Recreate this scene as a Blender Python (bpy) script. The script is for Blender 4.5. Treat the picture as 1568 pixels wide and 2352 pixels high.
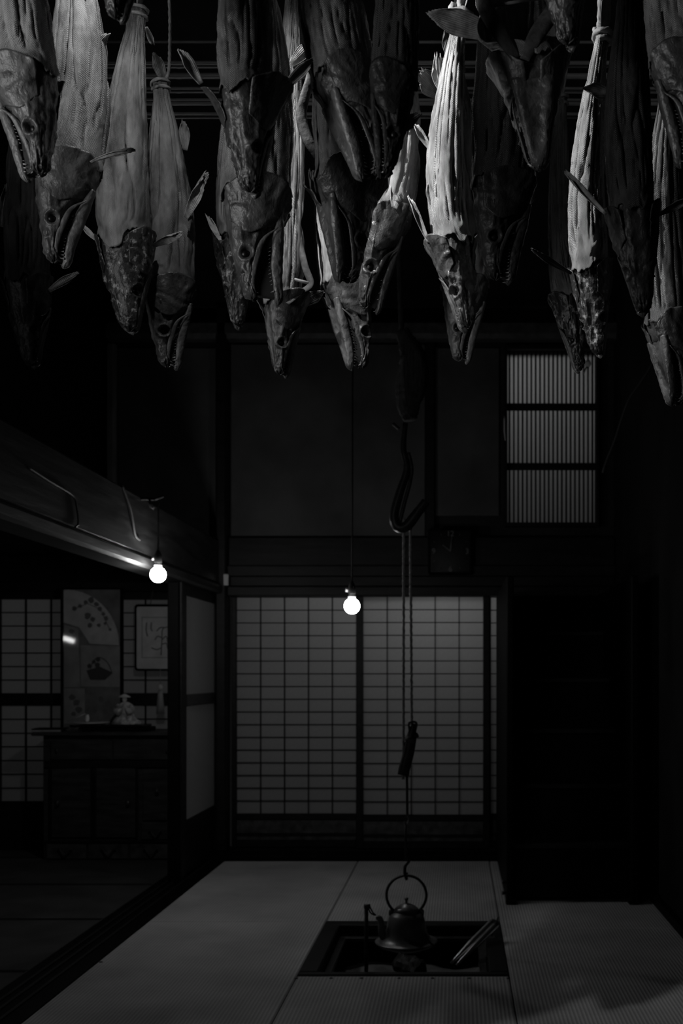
import bpy, math, random
import numpy as np
from mathutils import Vector, Matrix

for o in list(bpy.data.objects):
    bpy.data.objects.remove(o, do_unlink=True)
SC = bpy.context.scene
COL = SC.collection
random.seed(7)
PI = math.pi

# ------------------------------------------------------------------ camera, light, exposure
IW, IH = 1568.0, 2352.0
FPX = 2287.0                 # 35 mm lens on a 24 x 36 frame, upright
VX, VY = 1050.0, 1550.0      # where the room's depth lines meet
CAMH = 1.285
cam_d = bpy.data.cameras.new('camera')
cam = bpy.data.objects.new('camera', cam_d); COL.objects.link(cam)
cam.location = (0, 0, CAMH); cam.rotation_euler = (PI / 2, 0, 0)
cam_d.sensor_fit = 'VERTICAL'; cam_d.sensor_height = 36.0; cam_d.sensor_width = 24.0
cam_d.lens = 36.0 * FPX / IH
cam_d.shift_x = (IW / 2 - VX) / IH
cam_d.shift_y = (VY - IH / 2) / IH
cam_d.clip_start = 0.05; cam_d.clip_end = 100
cam_d.dof.use_dof = True; cam_d.dof.focus_distance = 2.15; cam_d.dof.aperture_fstop = 5.6
SC.camera = cam

world = bpy.data.worlds.new('world'); SC.world = world; world.use_nodes = True
world.node_tree.nodes['Background'].inputs[0].default_value = (1, 1, 1, 1)
world.node_tree.nodes['Background'].inputs[1].default_value = 0.004


def light(name, kind, loc, aim, energy, size=None, size_y=None, spot=None, blend=0.3):
    d = bpy.data.lights.new(name, kind); d.energy = energy
    if kind == 'AREA':
        d.shape = 'RECTANGLE'; d.size = size; d.size_y = size_y or size
    if kind == 'SPOT':
        d.spot_size = math.radians(spot); d.spot_blend = blend; d.shadow_soft_size = size
    o = bpy.data.objects.new(name, d); COL.objects.link(o)
    o.location = loc
    o.rotation_euler = (Vector(aim) - Vector(loc)).to_track_quat('-Z', 'Y').to_euler()
    return o


# display spotlight of the shop, high on the left, trained on the fish
light('ceiling_spotlight', 'SPOT', (-0.60, 1.88, 2.86), (-0.10, 2.20, 2.52), 58, size=0.012, spot=92, blend=1.0)
light('ceiling_spotlight', 'SPOT', (-0.61, 1.86, 2.86), (-0.74, 2.35, 2.35), 5.2, size=0.012, spot=85, blend=0.8)
# added soft fill for the fish from the left, with no real source
fill = light('fish_fill', 'AREA', (-2.1, 0.35, 2.0), (-0.25, 2.0, 2.45), 4.2, size=0.9, size_y=0.9)
fill.data.spread = math.radians(70)
# small tube lamp of the side room, seen only as a glint in the picture panel's glass
tl = light('side_room_tube_lamp', 'AREA', (-4.03, 4.0, 1.65), (-2.8, 7.13, 1.54), 0.22, size=0.115, size_y=0.045)
tl.rotation_euler.rotate_axis('Z', math.radians(-18))
# daylight outdoors behind the paper screens and behind the high lattice window
light('garden_daylight', 'AREA', (-0.35, 7.85, 2.12), (-0.3, 7.2, 1.45), 2.3, size=2.0, size_y=0.25)
light('corridor_lamp', 'POINT', (-0.12, 7.72, 1.86), (0, 0, 0), 2.7).data.shadow_soft_size = 0.06
light('upper_daylight', 'AREA', (0.35, 8.1, 3.95), (0.6, 7.2, 3.2), 8.5, size=0.8, size_y=0.4)
light('side_garden_daylight', 'AREA', (-3.4, 8.9, 1.9), (-3.0, 7.3, 1.3), 1.6, size=1.6, size_y=0.8)

SC.view_settings.view_transform = 'Standard'
SC.view_settings.look = 'None'
SC.view_settings.gamma = 1.0
SC.view_settings.use_curve_mapping = False
SC.view_settings.exposure = 0.0
SC.cycles.sample_clamp_indirect = 2.0
SC.cycles.caustics_reflective = False
SC.cycles.caustics_refractive = False


def P(px, py, Y):
    """point of the room at distance Y that the photograph shows at px, py"""
    return Vector(((px - VX) * Y / FPX, Y, CAMH + (VY - py) * Y / FPX))


# ------------------------------------------------------------------ materials
def new_mat(name):
    m = bpy.data.materials.new(name); m.use_nodes = True
    return m, m.node_tree, m.node_tree.nodes['Principled BSDF']


def g(v):
    return (v, v, v, 1)


def plain(name, v, rough=0.6, metal=0.0, spec=0.4, noise=0.0, scale=8.0, stretch=(1, 1, 1), bump=0.0, bscale=None):
    m, nt, b = new_mat(name)
    b.inputs['Roughness'].default_value = rough
    b.inputs['Metallic'].default_value = metal
    b.inputs['Specular IOR Level'].default_value = spec
    b.inputs['Base Color'].default_value = g(v)
    if noise or bump:
        tc = nt.nodes.new('ShaderNodeTexCoord'); mp = nt.nodes.new('ShaderNodeMapping')
        mp.inputs['Scale'].default_value = stretch
        nt.links.new(tc.outputs['Object'], mp.inputs['Vector'])
        n = nt.nodes.new('ShaderNodeTexNoise'); n.inputs['Scale'].default_value = scale
        n.inputs['Detail'].default_value = 6
        nt.links.new(mp.outputs['Vector'], n.inputs['Vector'])
        if noise:
            r = nt.nodes.new('ShaderNodeValToRGB')
            r.color_ramp.elements[0].position = 0.3; r.color_ramp.elements[1].position = 0.7
            r.color_ramp.elements[0].color = g(max(0.0, v * (1 - noise)))
            r.color_ramp.elements[1].color = g(v * (1 + noise))
            nt.links.new(n.outputs['Fac'], r.inputs['Fac'])
            nt.links.new(r.outputs['Color'], b.inputs['Base Color'])
        if bump:
            bp = nt.nodes.new('ShaderNodeBump'); bp.inputs['Strength'].default_value = bump
            bp.inputs['Distance'].default_value = 0.01
            nt.links.new(n.outputs['Fac'], bp.inputs['Height'])
            nt.links.new(bp.outputs['Normal'], b.inputs['Normal'])
    return m


def paper_mat(name, v, trans):
    m, nt, b = new_mat(name)
    nt.nodes.remove(b)
    out = [n for n in nt.nodes if n.type == 'OUTPUT_MATERIAL'][0]
    tc = nt.nodes.new('ShaderNodeTexCoord')
    n = nt.nodes.new('ShaderNodeTexNoise'); n.inputs['Scale'].default_value = 60; n.inputs['Detail'].default_value = 4
    nt.links.new(tc.outputs['Object'], n.inputs['Vector'])
    r = nt.nodes.new('ShaderNodeValToRGB')
    r.color_ramp.elements[0].color = g(v * 0.9); r.color_ramp.elements[1].color = g(v * 1.08)
    nt.links.new(n.outputs['Fac'], r.inputs['Fac'])
    d = nt.nodes.new('ShaderNodeBsdfDiffuse'); t = nt.nodes.new('ShaderNodeBsdfTranslucent')
    mx = nt.nodes.new('ShaderNodeMixShader'); mx.inputs[0].default_value = trans
    nt.links.new(r.outputs['Color'], d.inputs['Color']); nt.links.new(r.outputs['Color'], t.inputs['Color'])
    nt.links.new(d.outputs[0], mx.inputs[1]); nt.links.new(t.outputs[0], mx.inputs[2])
    nt.links.new(mx.outputs[0], out.inputs['Surface'])
    return m


def glass_mat(name):
    m, nt, b = new_mat(name)
    nt.nodes.remove(b)
    out = [n for n in nt.nodes if n.type == 'OUTPUT_MATERIAL'][0]
    t = nt.nodes.new('ShaderNodeBsdfTransparent'); gl = nt.nodes.new('ShaderNodeBsdfGlossy')
    gl.inputs['Roughness'].default_value = 0.04
    fr = nt.nodes.new('ShaderNodeFresnel'); fr.inputs['IOR'].default_value = 1.5
    mx = nt.nodes.new('ShaderNodeMixShader')
    nt.links.new(fr.outputs[0], mx.inputs[0]); nt.links.new(t.outputs[0], mx.inputs[1]); nt.links.new(gl.outputs[0], mx.inputs[2])
    nt.links.new(mx.outputs[0], out.inputs['Surface'])
    return m


def emit_mat(name, s):
    m, nt, b = new_mat(name)
    b.inputs['Base Color'].default_value = g(0.8)
    b.inputs['Emission Color'].default_value = g(1)
    b.inputs['Emission Strength'].default_value = s
    return m


def scale_mat(name, lo, hi, seed, scale_strength=0.6):
    """dried salmon skin: overlapping scales, grey mottling, a little sheen"""
    m, nt, b = new_mat(name)
    N = nt.nodes.new; L = nt.links.new
    uv = N('ShaderNodeUVMap'); uv.uv_map = 'skin'
    sp = N('ShaderNodeSeparateXYZ'); L(uv.outputs['UV'], sp.inputs[0])

    def mth(op, a, b_=None):
        n = N('ShaderNodeMath'); n.operation = op
        for i, q in enumerate((a, b_)):
            if q is None:
                continue
            if isinstance(q, (int, float)):
                n.inputs[i].default_value = q
            else:
                L(q, n.inputs[i])
        return n.outputs[0]
    p = PI / 0.0024
    a = mth('MULTIPLY', mth('ADD', sp.outputs['X'], mth('MULTIPLY', sp.outputs['Y'], 0.62)), p)
    c = mth('MULTIPLY', mth('SUBTRACT', sp.outputs['X'], mth('MULTIPLY', sp.outputs['Y'], 0.62)), p)
    h = mth('MULTIPLY', mth('ABSOLUTE', mth('SINE', a)), mth('ABSOLUTE', mth('SINE', c)))
    tc = N('ShaderNodeTexCoord')
    mp = N('ShaderNodeMapping'); mp.inputs['Scale'].default_value = (1, 1, 0.35); mp.inputs['Location'].default_value = (seed * 3.1, seed, 0)
    L(tc.outputs['Object'], mp.inputs['Vector'])
    n1 = N('ShaderNodeTexNoise'); n1.inputs['Scale'].default_value = 26; n1.inputs['Detail'].default_value = 7
    n1.inputs['Roughness'].default_value = 0.65
    L(mp.outputs['Vector'], n1.inputs['Vector'])
    r = N('ShaderNodeValToRGB')
    r.color_ramp.elements[0].position = 0.32; r.color_ramp.elements[1].position = 0.68
    r.color_ramp.elements[0].color = g(lo); r.color_ramp.elements[1].color = g(hi)
    L(n1.outputs['Fac'], r.inputs['Fac'])
    mx = N('ShaderNodeMix'); mx.data_type = 'RGBA'; mx.blend_type = 'MULTIPLY'; mx.inputs['Factor'].default_value = 0.30
    L(r.outputs['Color'], mx.inputs['A'])
    r2 = N('ShaderNodeValToRGB'); r2.color_ramp.elements[0].color = g(0.35); r2.color_ramp.elements[1].color = g(1.0)
    r2.color_ramp.elements[1].position = 0.6
    L(h, r2.inputs['Fac']); L(r2.outputs['Color'], mx.inputs['B'])
    L(mx.outputs['Result'], b.inputs['Base Color'])
    b.inputs['Roughness'].default_value = 0.34
    b.inputs['Specular IOR Level'].default_value = 0.45
    n2 = N('ShaderNodeTexNoise'); n2.inputs['Scale'].default_value = 90; n2.inputs['Detail'].default_value = 3
    L(mp.outputs['Vector'], n2.inputs['Vector'])
    n5 = N('ShaderNodeTexNoise'); n5.inputs['Scale'].default_value = 14; n5.inputs['Detail'].default_value = 3
    L(mp.outputs['Vector'], n5.inputs['Vector'])
    msk = N('ShaderNodeMapRange'); msk.inputs['From Min'].default_value = 0.35; msk.inputs['From Max'].default_value = 0.6
    msk.inputs['To Min'].default_value = 0.25; L(n5.outputs['Fac'], msk.inputs['Value'])
    hh = mth('ADD', mth('MULTIPLY', h, msk.outputs['Result']), mth('MULTIPLY', n2.outputs['Fac'], 0.7))
    bp = N('ShaderNodeBump'); bp.inputs['Strength'].default_value = scale_strength; bp.inputs['Distance'].default_value = 0.0016
    L(hh, bp.inputs['Height']); L(bp.outputs['Normal'], b.inputs['Normal'])
    return m


def bone_mat(name, lo, hi, seed, patch=0.0):
    """leathery dried head skin with pale blotches of salt"""
    m, nt, b = new_mat(name)
    N = nt.nodes.new; L = nt.links.new
    tc = N('ShaderNodeTexCoord')
    mp = N('ShaderNodeMapping'); mp.inputs['Location'].default_value = (seed * 1.7, -seed, seed * 0.3)
    mp.inputs['Scale'].default_value = (1, 1, 0.75)
    L(tc.outputs['Object'], mp.inputs['Vector'])
    n1 = N('ShaderNodeTexNoise'); n1.inputs['Scale'].default_value = 34; n1.inputs['Detail'].default_value = 8
    n1.inputs['Roughness'].default_value = 0.62; n1.inputs['Distortion'].default_value = 0.3
    L(mp.outputs['Vector'], n1.inputs['Vector'])
    r = N('ShaderNodeValToRGB')
    r.color_ramp.elements[0].position = 0.30; r.color_ramp.elements[1].position = 0.72
    r.color_ramp.elements[0].color = g(lo); r.color_ramp.elements[1].color = g(hi)
    L(n1.outputs['Fac'], r.inputs['Fac'])
    col = r.outputs['Color']
    if patch:
        n3 = N('ShaderNodeTexNoise'); n3.inputs['Scale'].default_value = 70; n3.inputs['Detail'].default_value = 5
        n3.inputs['Roughness'].default_value = 0.7
        L(mp.outputs['Vector'], n3.inputs['Vector'])
        r3 = N('ShaderNodeValToRGB'); r3.color_ramp.elements[0].position = 0.55; r3.color_ramp.elements[1].position = 0.62
        L(n3.outputs['Fac'], r3.inputs['Fac'])
        mx = N('ShaderNodeMix'); mx.data_type = 'RGBA'
        L(r3.outputs['Color'], mx.inputs['Factor']); L(col, mx.inputs['A']); mx.inputs['B'].default_value = g(patch)
        col = mx.outputs['Result']
    L(col, b.inputs['Base Color'])
    b.inputs['Roughness'].default_value = 0.38
    b.inputs['Specular IOR Level'].default_value = 0.5
    n2 = N('ShaderNodeTexNoise'); n2.inputs['Scale'].default_value = 120; n2.inputs['Detail'].default_value = 6
    n2.inputs['Distortion'].default_value = 0.4
    L(mp.outputs['Vector'], n2.inputs['Vector'])
    bp = N('ShaderNodeBump'); bp.inputs['Strength'].default_value = 0.55; bp.inputs['Distance'].default_value = 0.004
    L(n2.outputs['Fac'], bp.inputs['Height']); L(bp.outputs['Normal'], b.inputs['Normal'])
    return m


def tatami_mat(name, v, ribs=True):
    m, nt, b = new_mat(name)
    N = nt.nodes.new; L = nt.links.new
    tc = N('ShaderNodeTexCoord')
    w = N('ShaderNodeTexWave'); w.bands_direction = 'X'; w.inputs['Scale'].default_value = 20.5
    w.inputs['Distortion'].default_value = 0.0
    L(tc.outputs['Object'], w.inputs['Vector'])
    n1 = N('ShaderNodeTexNoise'); n1.inputs['Scale'].default_value = 2.2; n1.inputs['Detail'].default_value = 7
    L(tc.outputs['Object'], n1.inputs['Vector'])
    mp = N('ShaderNodeMapping'); mp.inputs['Scale'].default_value = (0.5, 14, 1)
    L(tc.outputs['Object'], mp.inputs['Vector'])
    n2 = N('ShaderNodeTexNoise'); n2.inputs['Scale'].default_value = 12; n2.inputs['Detail'].default_value = 5
    L(mp.outputs['Vector'], n2.inputs['Vector'])
    r = N('ShaderNodeValToRGB'); r.color_ramp.elements[0].position = 0.3; r.color_ramp.elements[1].position = 0.7
    r.color_ramp.elements[0].color = g(v * 0.78); r.color_ramp.elements[1].color = g(v * 1.2)
    L(n1.outputs['Fac'], r.inputs['Fac'])
    mx = N('ShaderNodeMix'); mx.data_type = 'RGBA'; mx.blend_type = 'MULTIPLY'; mx.inputs['Factor'].default_value = 0.5
    r2 = N('ShaderNodeValToRGB'); r2.color_ramp.elements[0].color = g(0.55); r2.color_ramp.elements[1].color = g(1.1)
    L(n2.outputs['Fac'], r2.inputs['Fac'])
    L(r.outputs['Color'], mx.inputs['A']); L(r2.outputs['Color'], mx.inputs['B'])
    mx2 = N('ShaderNodeMix'); mx2.data_type = 'RGBA'; mx2.blend_type = 'MULTIPLY'; mx2.inputs['Factor'].default_value = 0.45
    r3 = N('ShaderNodeValToRGB'); r3.color_ramp.elements[0].color = g(0.35); r3.color_ramp.elements[1].color = g(1.0)
    L(w.outputs['Fac'], r3.inputs['Fac'])
    L(mx.outputs['Result'], mx2.inputs['A']); L(r3.outputs['Color'], mx2.inputs['B'])
    L(mx2.outputs['Result'], b.inputs['Base Color'])
    b.inputs['Roughness'].default_value = 0.75
    b.inputs['Specular IOR Level'].default_value = 0.25
    bp = N('ShaderNodeBump'); bp.inputs['Strength'].default_value = 0.5; bp.inputs['Distance'].default_value = 0.004
    L(w.outputs['Fac'], bp.inputs['Height']); L(bp.outputs['Normal'], b.inputs['Normal'])
    return m


M = {}
M['dark_wood'] = plain('dark_wood', 0.009, 0.5, spec=0.25, noise=0.5, scale=5, stretch=(1, 1, 6), bump=0.15)
M['beam_wood'] = plain('beam_wood', 0.026, 0.38, noise=0.5, scale=6, stretch=(5, 0.6, 5), bump=0.25)
M['black_wood'] = plain('black_wood', 0.0025, 0.6, noise=0.3, scale=6, spec=0.08)
M['lattice_wood'] = plain('lattice_wood', 0.012, 0.6, spec=0.2)
M['plaster'] = plain('plaster', 0.09, 0.9, noise=0.25, scale=3, spec=0.1, bump=0.1)
M['dark_plaster'] = plain('dark_plaster', 0.025, 0.9, noise=0.35, scale=2.5, spec=0.1)
M['soot'] = plain('soot', 0.010, 0.8, noise=0.4, scale=3, spec=0.15)
M['paper'] = paper_mat('paper', 0.38, 0.5)
M['side_paper'] = paper_mat('side_paper', 0.6, 0.35)
M['tatami'] = tatami_mat('tatami', 0.52)
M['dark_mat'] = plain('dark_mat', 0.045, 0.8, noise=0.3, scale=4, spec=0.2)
M['cloth_edge'] = plain('cloth_edge', 0.008, 0.9, spec=0.1)
M['iron'] = plain('iron', 0.03, 0.45, metal=0.0, spec=0.5, noise=0.4, scale=30, bump=0.2)
M['bronze'] = plain('bronze', 0.20, 0.36, metal=0.3, spec=0.8, noise=0.35, scale=14, bump=0.08)
M['steel'] = plain('steel', 0.75, 0.27, metal=1.0)
M['ash'] = plain('ash', 0.16, 0.95, noise=0.3, scale=14, spec=0.05, bump=0.5)
M['charcoal'] = plain('charcoal', 0.012, 0.6, noise=0.5, scale=30, bump=0.5)
M['rope'] = plain('rope', 0.30, 0.85, noise=0.35, scale=60, spec=0.1, bump=0.4)
M['straw'] = plain('straw', 0.07, 0.85, noise=0.5, scale=20, stretch=(6, 6, 0.6), spec=0.1, bump=0.4)
M['pole_wood'] = plain('pole_wood', 0.06, 0.5, noise=0.4, scale=20)
M['bamboo'] = plain('bamboo', 0.24, 0.4, noise=0.45, scale=9, stretch=(0.4, 6, 6))
M['pale_post'] = plain('pale_post', 0.2, 0.6, noise=0.4, scale=6, stretch=(3, 3, 0.5))
M['leather'] = plain('leather', 0.07, 0.65, noise=0.6, scale=40, spec=0.2, bump=0.4)
M['stick'] = plain('stick', 0.42, 0.5, noise=0.2, scale=40)
M['fin'] = plain('fin', 0.34, 0.45, noise=0.45, scale=70, bump=0.3)
M['fin_dark'] = plain('fin_dark', 0.17, 0.45, noise=0.45, scale=60, bump=0.3)
M['eye'] = plain('eye', 0.006, 0.35, spec=0.3)
M['tooth'] = plain('tooth', 0.32, 0.35)
M['gill'] = plain('gill', 0.02, 0.7)
M['cord'] = plain('cord', 0.012, 0.6)
M['grey_cord'] = plain('grey_cord', 0.055, 0.6)
M['porcelain'] = plain('porcelain', 0.6, 0.25)
M['bulb_glass'] = emit_mat('bulb_glass', 60.0)
M['side_bulb_glass'] = emit_mat('side_bulb_glass', 125.0)
M['card'] = plain('card', 0.5, 0.7, noise=0.15, scale=12)
M['card_mid'] = plain('card_mid', 0.3, 0.7, noise=0.2, scale=12)
M['card_dark'] = plain('card_dark', 0.17, 0.7, noise=0.3, scale=10)
M['ink'] = plain('ink', 0.13, 0.7)
M['ink_black'] = plain('ink_black', 0.05, 0.7)
M['numeral'] = plain('numeral', 0.12, 0.5)
M['clear_glass'] = glass_mat('clear_glass')
M['glass_black'] = plain('glass_black', 0.006, 0.12, spec=0.5)
M['carved'] = plain('carved', 0.055, 0.4, noise=0.6, scale=16, bump=0.9)
M['chest_wood'] = plain('chest_wood', 0.035, 0.45, noise=0.5, scale=7, stretch=(1, 1, 5))

# ------------------------------------------------------------------ building helpers
ORI = {}


def link(o, parent=None):
    COL.objects.link(o)
    if parent is not None:
        o.parent = parent
    return o


def thing(name, loc, label, cat, group=None):
    o = bpy.data.objects.new(name, None); link(o)
    o.empty_display_size = 0.05
    o.location = loc; o['label'] = label; o['category'] = cat
    if group:
        o['group'] = group
    ORI[o.name] = Vector(loc)
    return o


def tag(o, label, cat, group=None):
    o['label'] = label; o['category'] = cat
    if group:
        o['group'] = group
    return o


def mk(name, verts, faces, mat, parent=None, smooth=False, origin=None, kind=None, uv=None):
    """one mesh object from world-space points"""
    if origin is None:
        origin = ORI[parent.name] if parent is not None else Vector((0, 0, 0))
    v = np.asarray(verts, dtype=np.float64).reshape(-1, 3)
    v = v - np.array(origin)
    me = bpy.data.meshes.new(name)
    me.from_pydata(v.tolist(), [], [tuple(f) for f in faces])
    if uv is not None:
        ul = me.uv_layers.new(name='skin')
        li = np.zeros(len(me.loops), dtype=np.int32); me.loops.foreach_get('vertex_index', li)
        ul.data.foreach_set('uv', np.asarray(uv, dtype=np.float32)[li].ravel())
    if mat is not None:
        me.materials.append(mat)
    if smooth:
        me.polygons.foreach_set('use_smooth', [True] * len(me.polygons))
    me.update()
    o = bpy.data.objects.new(name, me)
    link(o, parent)
    if parent is None:
        o.location = origin
    ORI[o.name] = Vector(origin)
    if kind:
        o['kind'] = kind
    return o


def box_vf(x0, x1, y0, y1, z0, z1, b=0.0):
    if x0 > x1: x0, x1 = x1, x0
    if y0 > y1: y0, y1 = y1, y0
    if z0 > z1: z0, z1 = z1, z0
    if b <= 0:
        v = [(x, y, z) for z in (z0, z1) for y in (y0, y1) for x in (x0, x1)]
        f = [(0, 2, 3, 1), (4, 5, 7, 6), (0, 1, 5, 4), (2, 6, 7, 3), (0, 4, 6, 2), (1, 3, 7, 5)]
        return v, f
    b = min(b, (x1 - x0) * 0.45, (y1 - y0) * 0.45, (z1 - z0) * 0.45)
    v = []; idx = {}
    lo = (x0, y0, z0); hi = (x1, y1, z1)
    for c in range(8):
        s = [(c >> k) & 1 for k in range(3)]
        for ax in range(3):
            p = []
            for k in range(3):
                e = hi[k] if s[k] else lo[k]
                if k != ax:
                    e += -b if s[k] else b
                p.append(e)
            idx[(c, ax)] = len(v); v.append(tuple(p))
    f = []
    for ax in range(3):
        a1, a2 = (ax + 1) % 3, (ax + 2) % 3
        for s in (0, 1):
            cs = []
            for (p, q) in ((0, 0), (1, 0), (1, 1), (0, 1)):
                cs.append(idx[((s << ax) | (p << a1) | (q << a2), ax)])
            f.append(tuple(cs if s else cs[::-1]))
    for ax in range(3):
        a1, a2 = (ax + 1) % 3, (ax + 2) % 3
        for p in (0, 1):
            for q in (0, 1):
                c0 = (p << a1) | (q << a2); c1 = c0 | (1 << ax)
                quad = [idx[(c0, a1)], idx[(c1, a1)], idx[(c1, a2)], idx[(c0, a2)]]
                f.append(tuple(quad if p == q else quad[::-1]))
    for c in range(8):
        t = (idx[(c, 0)], idx[(c, 1)], idx[(c, 2)])
        par = bin(c).count('1') % 2
        f.append(t if par else t[::-1])
    return v, f


def box(name, x0, x1, y0, y1, z0, z1, mat, parent=None, b=0.0, kind=None, origin=None):
    v, f = box_vf(x0, x1, y0, y1, z0, z1, b)
    if parent is None and origin is None and kind is None:
        origin = Vector(((x0 + x1) / 2, (y0 + y1) / 2, min(z0, z1)))
    return mk(name, v, f, mat, parent, kind=kind, origin=origin)


def struct(name, *a, **k):
    o = box(name, *a, kind='structure', origin=Vector((0, 0, 0)), **k)
    return o


_shared = {}


def copies(name, size, mat, parent, centres, b=0.0):
    """alike box pieces that share one mesh"""
    key = (name, tuple(round(s, 4) for s in size), mat.name)
    if key not in _shared:
        v, f = box_vf(-size[0] / 2, size[0] / 2, -size[1] / 2, size[1] / 2, -size[2] / 2, size[2] / 2, b)
        me = bpy.data.meshes.new(name); me.from_pydata(v, [], f); me.materials.append(mat); me.update()
        _shared[key] = me
    out = []
    for c in centres:
        o = bpy.data.objects.new(name, _shared[key]); link(o, parent)
        o.location = Vector(c) - (ORI[parent.name] if parent is not None else Vector((0, 0, 0)))
        ORI[o.name] = Vector(c)
        out.append(o)
    return out


def pane(parent, mat, x0, x1, y, z0, z1):
    """one sheet of paper in its lattice cell"""
    w, h = round(x1 - x0 - 0.0004, 4), round(z1 - z0 - 0.0004, 4)
    key = ('pane', w, h, mat.name)
    if key not in _shared:
        me = bpy.data.meshes.new('pane')
        me.from_pydata([(-w / 2, 0, -h / 2), (w / 2, 0, -h / 2), (w / 2, 0, h / 2), (-w / 2, 0, h / 2)], [], [(0, 1, 2, 3)])
        me.materials.append(mat); me.update(); _shared[key] = me
    o = bpy.data.objects.new('pane', _shared[key]); link(o, parent)
    c = Vector(((x0 + x1) / 2, y, (z0 + z1) / 2))
    o.location = c - ORI[parent.name]; ORI[o.name] = c
    return o


def frames(pts):
    pts = [Vector(p) for p in pts]
    t = []
    for i in range(len(pts)):
        a = pts[max(0, i - 1)]; c = pts[min(len(pts) - 1, i + 1)]
        t.append((c - a).normalized())
    up = Vector((0, 0, 1)) if abs(t[0].z) < 0.9 else Vector((1, 0, 0))
    n = (up - t[0] * up.dot(t[0])).normalized()
    out = []
    for i in range(len(pts)):
        n = (n - t[i] * n.dot(t[i])).normalized()
        out.append((pts[i], t[i], n, t[i].cross(n)))
    return out


def tube_vf(pts, r, seg=10, twist=0.0, lobes=0, lobe=0.0, flat=1.0):
    fr = frames(pts)
    n = len(fr)
    v = []; f = []
    rr = r if isinstance(r, (list, tuple)) else [r] * n
    for i, (p, t, a, b) in enumerate(fr):
        for k in range(seg):
            th = 2 * PI * k / seg
            q = rr[i] * (1 + (lobe * math.cos(lobes * th + twist * i) if lobes else 0))
            v.append(p + a * (q * math.cos(th)) + b * (q * flat * math.sin(th)))
    for i in range(n - 1):
        for k in range(seg):
            k2 = (k + 1) % seg
            f.append((i * seg + k, i * seg + k2, (i + 1) * seg + k2, (i + 1) * seg + k))
    f.append(tuple(range(seg))[::-1]); f.append(tuple(range((n - 1) * seg, n * seg)))
    return [tuple(x) for x in v], f


def tube(name, pts, r, mat, parent=None, seg=10, origin=None, **k):
    v, f = tube_vf(pts, r, seg, **k)
    if parent is None and origin is None:
        origin = Vector(pts[0])
    return mk(name, v, f, mat, parent, smooth=True, origin=origin)


def lerp_pts(pts, n):
    """smooth (Catmull-Rom) path through pts"""
    pts = [Vector(p) for p in pts]
    ext = [pts[0] * 2 - pts[1]] + pts + [pts[-1] * 2 - pts[-2]]
    out = []
    for i in range(1, len(ext) - 2):
        p0, p1, p2, p3 = ext[i - 1:i + 3]
        for k in range(n):
            t = k / n
            out.append(0.5 * ((2 * p1) + (p2 - p0) * t + (2 * p0 - 5 * p1 + 4 * p2 - p3) * t * t + (3 * p1 - p0 - 3 * p2 + p3) * t ** 3))
    out.append(pts[-1])
    return out


def rope_pts(a, b, n=60):
    a = Vector(a); b = Vector(b)
    return [a.lerp(b, i / (n - 1)) for i in range(n)]


def lathe(name, prof, centre, mat, parent=None, seg=40, smooth=True):
    c = Vector(centre); v = []; f = []
    n = len(prof)
    for (r, z) in prof:
        for k in range(seg):
            th = 2 * PI * k / seg
            v.append((c.x + r * math.cos(th), c.y + r * math.sin(th), c.z + z))
    for i in range(n - 1):
        for k in range(seg):
            k2 = (k + 1) % seg
            f.append((i * seg + k, i * seg + k2, (i + 1) * seg + k2, (i + 1) * seg + k))
    f.append(tuple(range(seg))[::-1]); f.append(tuple(range((n - 1) * seg, n * seg)))
    return mk(name, v, f, mat, parent, smooth=smooth, origin=None if parent is not None else c)


def sphere_vf(c, r, seg=20, ring=12, sc=(1, 1, 1)):
    v = [(c[0], c[1], c[2] - r * sc[2])]; f = []
    for i in range(1, ring):
        ph = -PI / 2 + PI * i / ring
        for k in range(seg):
            th = 2 * PI * k / seg
            v.append((c[0] + r * sc[0] * math.cos(ph) * math.cos(th), c[1] + r * sc[1] * math.cos(ph) * math.sin(th), c[2] + r * sc[2] * math.sin(ph)))
    v.append((c[0], c[1], c[2] + r * sc[2]))
    for k in range(seg):
        f.append((0, 1 + (k + 1) % seg, 1 + k))
    for i in range(ring - 2):
        for k in range(seg):
            k2 = (k + 1) % seg
            f.append((1 + i * seg + k, 1 + i * seg + k2, 1 + (i + 1) * seg + k2, 1 + (i + 1) * seg + k))
    top = len(v) - 1; base = 1 + (ring - 2) * seg
    for k in range(seg):
        f.append((top, base + k, base + (k + 1) % seg))
    return v, f


def poly_slab(name, pts2, mapf, thick, mat, parent=None):
    """flat outline given in 2D, mapf(x, y, depth) -> world point"""
    n = len(pts2)
    v = [mapf(x, y, 0) for x, y in pts2] + [mapf(x, y, thick) for x, y in pts2]
    f = [tuple(range(n)), tuple(range(n, 2 * n))[::-1]]
    for i in range(n):
        j = (i + 1) % n
        f.append((i, i + n, j + n, j))
    return mk(name, v, f, mat, parent)


# ------------------------------------------------------------------ the room
def fx(px, Y): return (px - VX) * Y / FPX
def fz(py, Y): return CAMH + (VY - py) * Y / FPX


YB = 7.2          # plane of the paper screens
YM = 6.87         # far edge of the mats
XL = -1.61        # left edge of the mats
XR = 1.13
CEIL = 3.95

floor = struct('floor', -5.2, 1.6, -2.0, 7.9, -0.55, -0.45, M['soot'])
HX0, HX1, HY0, HY1 = -0.685, 0.222, 4.247, 5.183     # sunken hearth
GAP = 0.0025


def mat_piece(x0, x1, y0, y1, mat=M['tatami'], edges=False):
    o = box('tatami_mat', x0 + GAP, x1 - GAP, y0 + GAP, y1 - GAP, -0.06, 0.0, mat, floor, b=0.004)
    return o


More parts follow.
